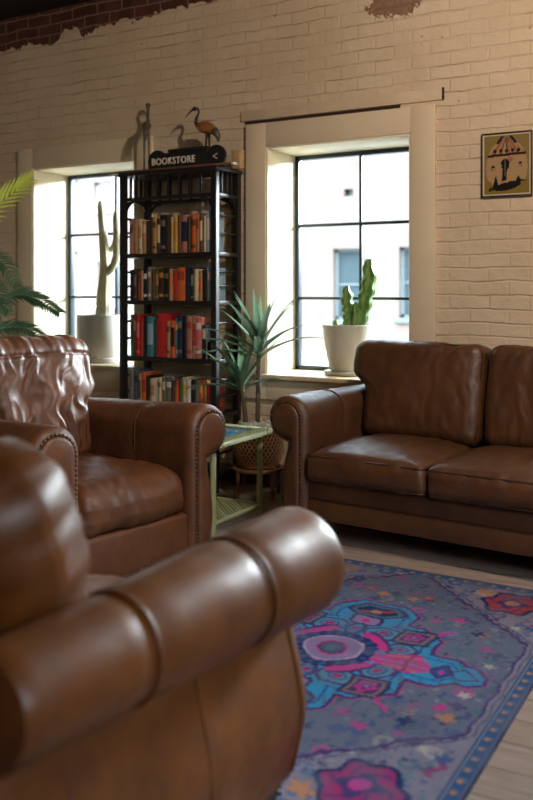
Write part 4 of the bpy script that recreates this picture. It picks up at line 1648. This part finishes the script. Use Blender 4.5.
PALM = leaf_mat('palm_leaf', (.035, .085, .045), (.09, .17, .09), .3, .38)
PALM_LIT = leaf_mat('palm_leaf_lit', (.42, .56, .05), (.62, .74, .12), .4, .4)  # light falling on the upper frond is put into this brighter leaf colour

def frond(parent, pts, leaf_len, n, mat, droop=.5, rach=.006, nrm=(0, 0, 1), ahead=.4, lw=None, lnrm=None):
    path = catmull(pts, 10)
    b = B()
    b.tube(path, [rach * (1 - .8 * i / (len(path) - 1)) for i in range(len(path))], 6)
    f = b.obj('frond', mat, parent)
    lf = B()
    L = len(path)
    wd = lw or (.012 + .05 * leaf_len)
    for k in range(n):
        t = .12 + .88 * k / (n - 1)
        fi = t * (L - 1)
        i = min(int(fi), L - 2)
        p = path[i].lerp(path[i + 1], fi - i)
        tan = (path[i + 1] - path[i]).normalized()
        side = tan.cross(Vector(nrm))
        side = side.normalized() if side.length > .05 else Vector((1, 0, 0))
        ll = leaf_len * (.45 + .9 * math.sin(PI * min(1, .18 + t * .82)) ** .8) * random.uniform(.9, 1.05)
        for s in (-1, 1):
            d = (tan * (.15 + ahead + .4 * t) + side * s * .85 + Vector((0, 0, .12)))
            strap_leaf(lf, p, d, ll, wd, droop, 6, .2, lnrm or nrm)
    lf.obj('leaflets', mat, f, smooth='full')

def palm():
    base = Vector((-4.30, 3.60, 0))
    r = thing('palm', 'leafy potted palm at the left edge behind the creased armchair', 'palm', base)
    b = B()
    b.lathe([(0, 0), (.14, 0), (.15, .01), (.19, .33), (.20, .34), (.20, .37), (.185, .37), (.17, .33), (0, .33)], 40)
    b.obj('pot', pot_mat('palm_pot', (.30, .20, .14)), r)
    b = B()
    b.lathe([(.171, .335), (0, .345)], 24)
    b.lathe([(.171, .335), (0, .331)], 24)
    b.obj('soil', M['soil'], r)
    for i in range(3):
        b = B()
        a = 2.1 * i
        b.tube([(.03 * math.cos(a), .03 * math.sin(a), .33), (.05 * math.cos(a), .05 * math.sin(a), .62), (.03 * math.cos(a), .03 * math.sin(a), .85)], [.022, .018, .014], 10)
        b.obj('stem', simple('palm_stem_%d' % i, (.12, .13, .05), .6, 0, .3, 30), r)
    # fronds that reach into the picture
    tip = lambda x, y, Y: P(x, y, Y) - base
    o = Vector((.02, 0, .85))
    frond(r, [o, Vector((.10, .0, 1.05)), tip(-40, 246, 3.72), tip(-4, 208, 3.80), tip(28, 182, 3.86)], .18, 25, PALM_LIT, .3, nrm=(.45, -.7, .55), ahead=.75, lw=.022)
    frond(r, [o, Vector((.08, -.02, 1.0)), tip(-22, 318, 3.82), tip(14, 297, 3.92), tip(36, 299, 3.98), tip(58, 312, 4.02)], .115, 40, PALM, .7, nrm=(.25, -.45, .85), lnrm=(.4, -.7, .6), lw=.017)
    frond(r, [o, Vector((.06, .05, .95)), tip(-30, 345, 3.9), tip(0, 330, 4.0), tip(25, 329, 4.05), tip(46, 340, 4.1)], .11, 36, PALM, .7, nrm=(.25, -.45, .85), lnrm=(.4, -.7, .6), lw=.017)
    frond(r, [o, Vector((.06, .05, 1.0)), tip(-40, 280, 3.85), tip(-18, 258, 3.95), tip(2, 262, 4.0), tip(16, 285, 4.02)], .12, 30, PALM, .8, nrm=(.25, -.45, .85), lnrm=(.4, -.7, .6), lw=.017)
    frond(r, [o, Vector((.05, .05, 1.0)), tip(-48, 300, 3.75), tip(-24, 283, 3.8), tip(-4, 290, 3.82), tip(8, 310, 3.84)], .12, 30, PALM, .8, nrm=(.25, -.45, .85), lnrm=(.4, -.7, .6), lw=.017)
    # the rest of the crown, out of the picture
    rs = random.Random(3)
    for k in range(9):
        a = math.radians(115 + 21 * k)
        up = rs.uniform(.25, .8)
        pts = [o, o + Vector((.12 * math.cos(a), .12 * math.sin(a), .25)), o + Vector((.36 * math.cos(a), .36 * math.sin(a), .35 + up * .5)), o + Vector((.66 * math.cos(a), .66 * math.sin(a), .25 + up * .4)), o + Vector((.86 * math.cos(a), .86 * math.sin(a), up * .3))]
        frond(r, pts, .13, 26, PALM, .6)
palm()

# ------------------------------------------------------------------ the street outside
def facade(name, label, x0, x1, y, z0, z1, mat, wins, wm, fm, brick=False):
    r = thing(name, label, 'building', ((x0 + x1) / 2, y, z0))
    w = B()
    cx = (x0 + x1) / 2
    # front built around its window openings
    xs = sorted({x0, x1} | {v for q in wins for v in (q[0], q[1])})
    zs = sorted({z0, z1} | {v for q in wins for v in (q[2], q[3])})
    for i in range(len(xs) - 1):
        for j in range(len(zs) - 1):
            mx, mz = (xs[i] + xs[i + 1]) / 2, (zs[j] + zs[j + 1]) / 2
            if any(q[0] < mx < q[1] and q[2] < mz < q[3] for q in wins):
                continue
            w.box(xs[i] - cx, xs[i + 1] - cx, 0, .4, zs[j] - z0, zs[j + 1] - z0)
    w.box(x0 - cx, x1 - cx, .8, 6, 0, z1 - z0)
    w.obj('wall', mat, r, smooth=False)
    for q in wins:
        f = B()
        a, c, d, e = q[0] - cx, q[1] - cx, q[2] - z0, q[3] - z0
        t = .09
        f.box(a, a + t, .18, .30, d, e)
        f.box(c - t, c, .18, .30, d, e)
        f.box(a, c, .18, .30, e - t, e)
        f.box(a, c, .18, .30, d, d + t)
        f.box(a, c, .19, .29, (d + e) / 2 - .03, (d + e) / 2 + .03)
        fo = f.obj('window', fm, r)
        if e - d > .6:
            s = B()
            s.box(a - .1, c + .1, -.10, .18, d - .14, d, .01)
            s.obj('sill', fm, fo)
        g = B()
        g.box(a + t, c - t, .24, .26, d + t, e - t)
        g.obj('pane', wm, fo)
    return r

def wash(name, c1, c2, brick=False):
    k = NT(name)
    v = k.obj()
    if brick:
        sp = k.n('ShaderNodeSeparateXYZ')
        k.l(v, sp.inputs[0])
        cb = k.n('ShaderNodeCombineXYZ')
        k.l(sp.outputs[0], cb.inputs[0])
        k.l(sp.outputs[2], cb.inputs[1])
        br = k.n('ShaderNodeTexBrick')
        k.l(cb.outputs[0], br.inputs['Vector'])
        for n_, vv in (('Scale', 1), ('Brick Width', .24), ('Row Height', .08), ('Mortar Size', .01)):
            br.inputs[n_].default_value = vv
        br.inputs['Color1'].default_value = (*c1, 1)
        br.inputs['Color2'].default_value = (*c2, 1)
        br.inputs['Mortar'].default_value = (.6, .55, .5, 1)
        k.base(br.outputs['Color'])
    else:
        k.base(k.ramp(k.noise(v, .8, 4), [(.3, c1), (.7, c2)]))
    k.rough(.85)
    return k.m
FY = 24.0
def fx(x):
    return P(x, 290, FY).x
def fz(x, y):
    return P(x, y, FY).z
pale_win = simple('far_pane', (.060, .085, .095), .7, spec=.1)
pale_frm = simple('far_window_frame', (.16, .19, .20), .6)
cw_ = [(fx(333), fx(364), fz(333, 320), fz(333, 249)), (fx(399), fx(430), fz(400, 318), fz(400, 247)), (fx(462), fx(494), fz(480, 316), fz(480, 245)),
       (fx(344), fx(353), fz(348, 196), fz(348, 189))]
facade('cream_building', 'sunlit cream building with grey windows across the street, behind the green cactus', -16.2, 4, FY, -4.5, fz(340, 100), wash('cream_render', (.200, .152, .128), (.235, .180, .152)), cw_, pale_win, pale_frm)
bw_ = [(fx(101), fx(119), fz(110, 210), fz(110, 183)), (fx(79), fx(87), fz(83, 205), fz(83, 180)), (fx(79), fx(88), fz(83, 292), fz(83, 252)), (fx(104), fx(122), fz(110, 305), fz(110, 262))]
facade('brick_building', 'sunlit pale red brick building seen through the left window', -27, -16.25, FY - .4, -4.5, fz(100, 165), wash('far_brick', (.15, .083, .067), (.195, .115, .094), True), bw_, simple('far_pane_pale', (.45, .55, .60), .2), simple('far_white_frame', (.75, .75, .72), .6))

def metal_roof():
    a = P(296, 352, 13.0)
    r = thing('metal_roof', 'ribbed pale metal roof outside below the right window', 'roof', (a.x, 13.0, 0))
    rm = simple('roof_metal', (.42, .46, .50), .45, .2)
    b = B()
    z1, z0 = a.z, P(296, 385, 9.5).z
    W0, W1 = -3.0, 4.5
    vs = [(W0, 0, z1), (W1, 0, z1), (W1, -3.5, z0), (W0, -3.5, z0), (W0, 0, z1 - .1), (W1, 0, z1 - .1), (W1, -3.5, z0 - .1), (W0, -3.5, z0 - .1)]
    b.quadmesh(vs, [(0, 1, 2, 3), (7, 6, 5, 4), (0, 4, 5, 1), (3, 2, 6, 7), (1, 5, 6, 2), (0, 3, 7, 4)])
    sheet = b.obj('sheet', rm, r, smooth=False)
    b = B()
    dk = simple('roof_seam', (.20, .27, .32), .5)
    n = int((W1 - W0) / .22)
    for i in range(n + 1):
        x = W0 + .03 + (W1 - W0 - .06) * i / n
        b.quadmesh([(x - .035, 0, z1), (x + .035, 0, z1), (x + .035, -3.5, z0), (x - .035, -3.5, z0), (x - .025, 0, z1 + .05), (x + .025, 0, z1 + .05), (x + .025, -3.5, z0 + .05), (x - .025, -3.5, z0 + .05)],
                   [(0, 3, 7, 4), (1, 5, 6, 2), (4, 7, 6, 5), (0, 4, 5, 1), (3, 2, 6, 7)])
    b.obj('standing_seams', dk, sheet, smooth=False)
    b = B()
    b.box(W0, W1, -.3, -.1, -4.4, z1 - .12)
    b.box(W0, W1, -3.4, -3.3, -4.4, z0 - .12)
    b.obj('wall', wash('shed_wall', (.5, .4, .33), (.55, .45, .38)), r, smooth=False)
metal_roof()
g = B()
g.box(-60, 40, WALL + .6, 70, -4.7, -4.5)
struct(g.obj('ground', simple('street_ground', (.35, .33, .30), .9, 0, .1, 1)), 'pale street surface outside the windows', 'ground')

# ------------------------------------------------------------------ light
SKY_LOW, SKY_HIGH = 1.6, 19.0
wld = bpy.data.worlds.new('sky')
SC.world = wld
wld.use_nodes = True
nt = wld.node_tree
bg = nt.nodes['Background']
bg.inputs[0].default_value = (.78, .90, 1.0, 1)
# overcast sky: the zenith is about three times as bright as the horizon
tc = nt.nodes.new('ShaderNodeTexCoord')
sz = nt.nodes.new('ShaderNodeSeparateXYZ')
nt.links.new(tc.outputs['Generated'], sz.inputs[0])
mr = nt.nodes.new('ShaderNodeMapRange')
mr.inputs['From Min'].default_value = .05
mr.inputs['From Max'].default_value = .8
mr.inputs['To Min'].default_value = SKY_LOW
mr.inputs['To Max'].default_value = SKY_HIGH
nt.links.new(sz.outputs[2], mr.inputs['Value'])
nt.links.new(mr.outputs[0], bg.inputs[1])
bg.inputs[0].default_value = (.68, .84, 1.0, 1)

def lamp(name, typ, loc, energy, col, target=None, **kw):
    d = bpy.data.lights.new(name, typ)
    d.energy = energy
    d.color = col
    for k_, v_ in kw.items():
        setattr(d, k_, v_)
    o = bpy.data.objects.new(name, d)
    COL.objects.link(o)
    o.location = loc
    if target is not None:
        o.rotation_euler = (Vector(target) - Vector(loc)).to_track_quat('-Z', 'Y').to_euler()
    return o
lamp('sun', 'SUN', (0, -20, 30), 1.6, (1.0, .93, .84), (-6, 24, 0), angle=.02)
lamp('warm_ceiling_lamp', 'SPOT', (-.15, 2.40, 3.06), 205, (1.0, .79, .64), (-2.4, 4.5, 1.7), spot_size=math.radians(150), spot_blend=.6, shadow_soft_size=.06)
lamp('room_daylight', 'AREA', (2.25, .9, 1.75), 34, (.74, .87, 1.0), (-.5, 1.9, .0), shape='RECTANGLE', size=1.3, size_y=1.3, spread=math.radians(85))
lamp('room_lamp', 'AREA', (.9, -.4, 2.7), 17, (1.0, .74, .52), (-1.6, 1.6, .6), shape='DISK', size=.9)
lamp('added_sky_fill', 'AREA', (2.2, 14.0, 4.5), 9000, (.86, .93, 1.0), (-2.4, 4.9, 1.3), shape='RECTANGLE', size=6.5, size_y=1.7, specular_factor=.35)  # added area lamp, unseen outside, brightens the window reveals and the room
for wi, (a, c) in enumerate(WINS):
    lp = lamp('window_portal', 'AREA', ((a + c) / 2, WALL + WD + .06, (SZ0 + SZ1) / 2), 0, (1, 1, 1), ((a + c) / 2, 0, (SZ0 + SZ1) / 2), shape='RECTANGLE', size=c - a, size_y=SZ1 - SZ0)
    lp.data.cycles.is_portal = True
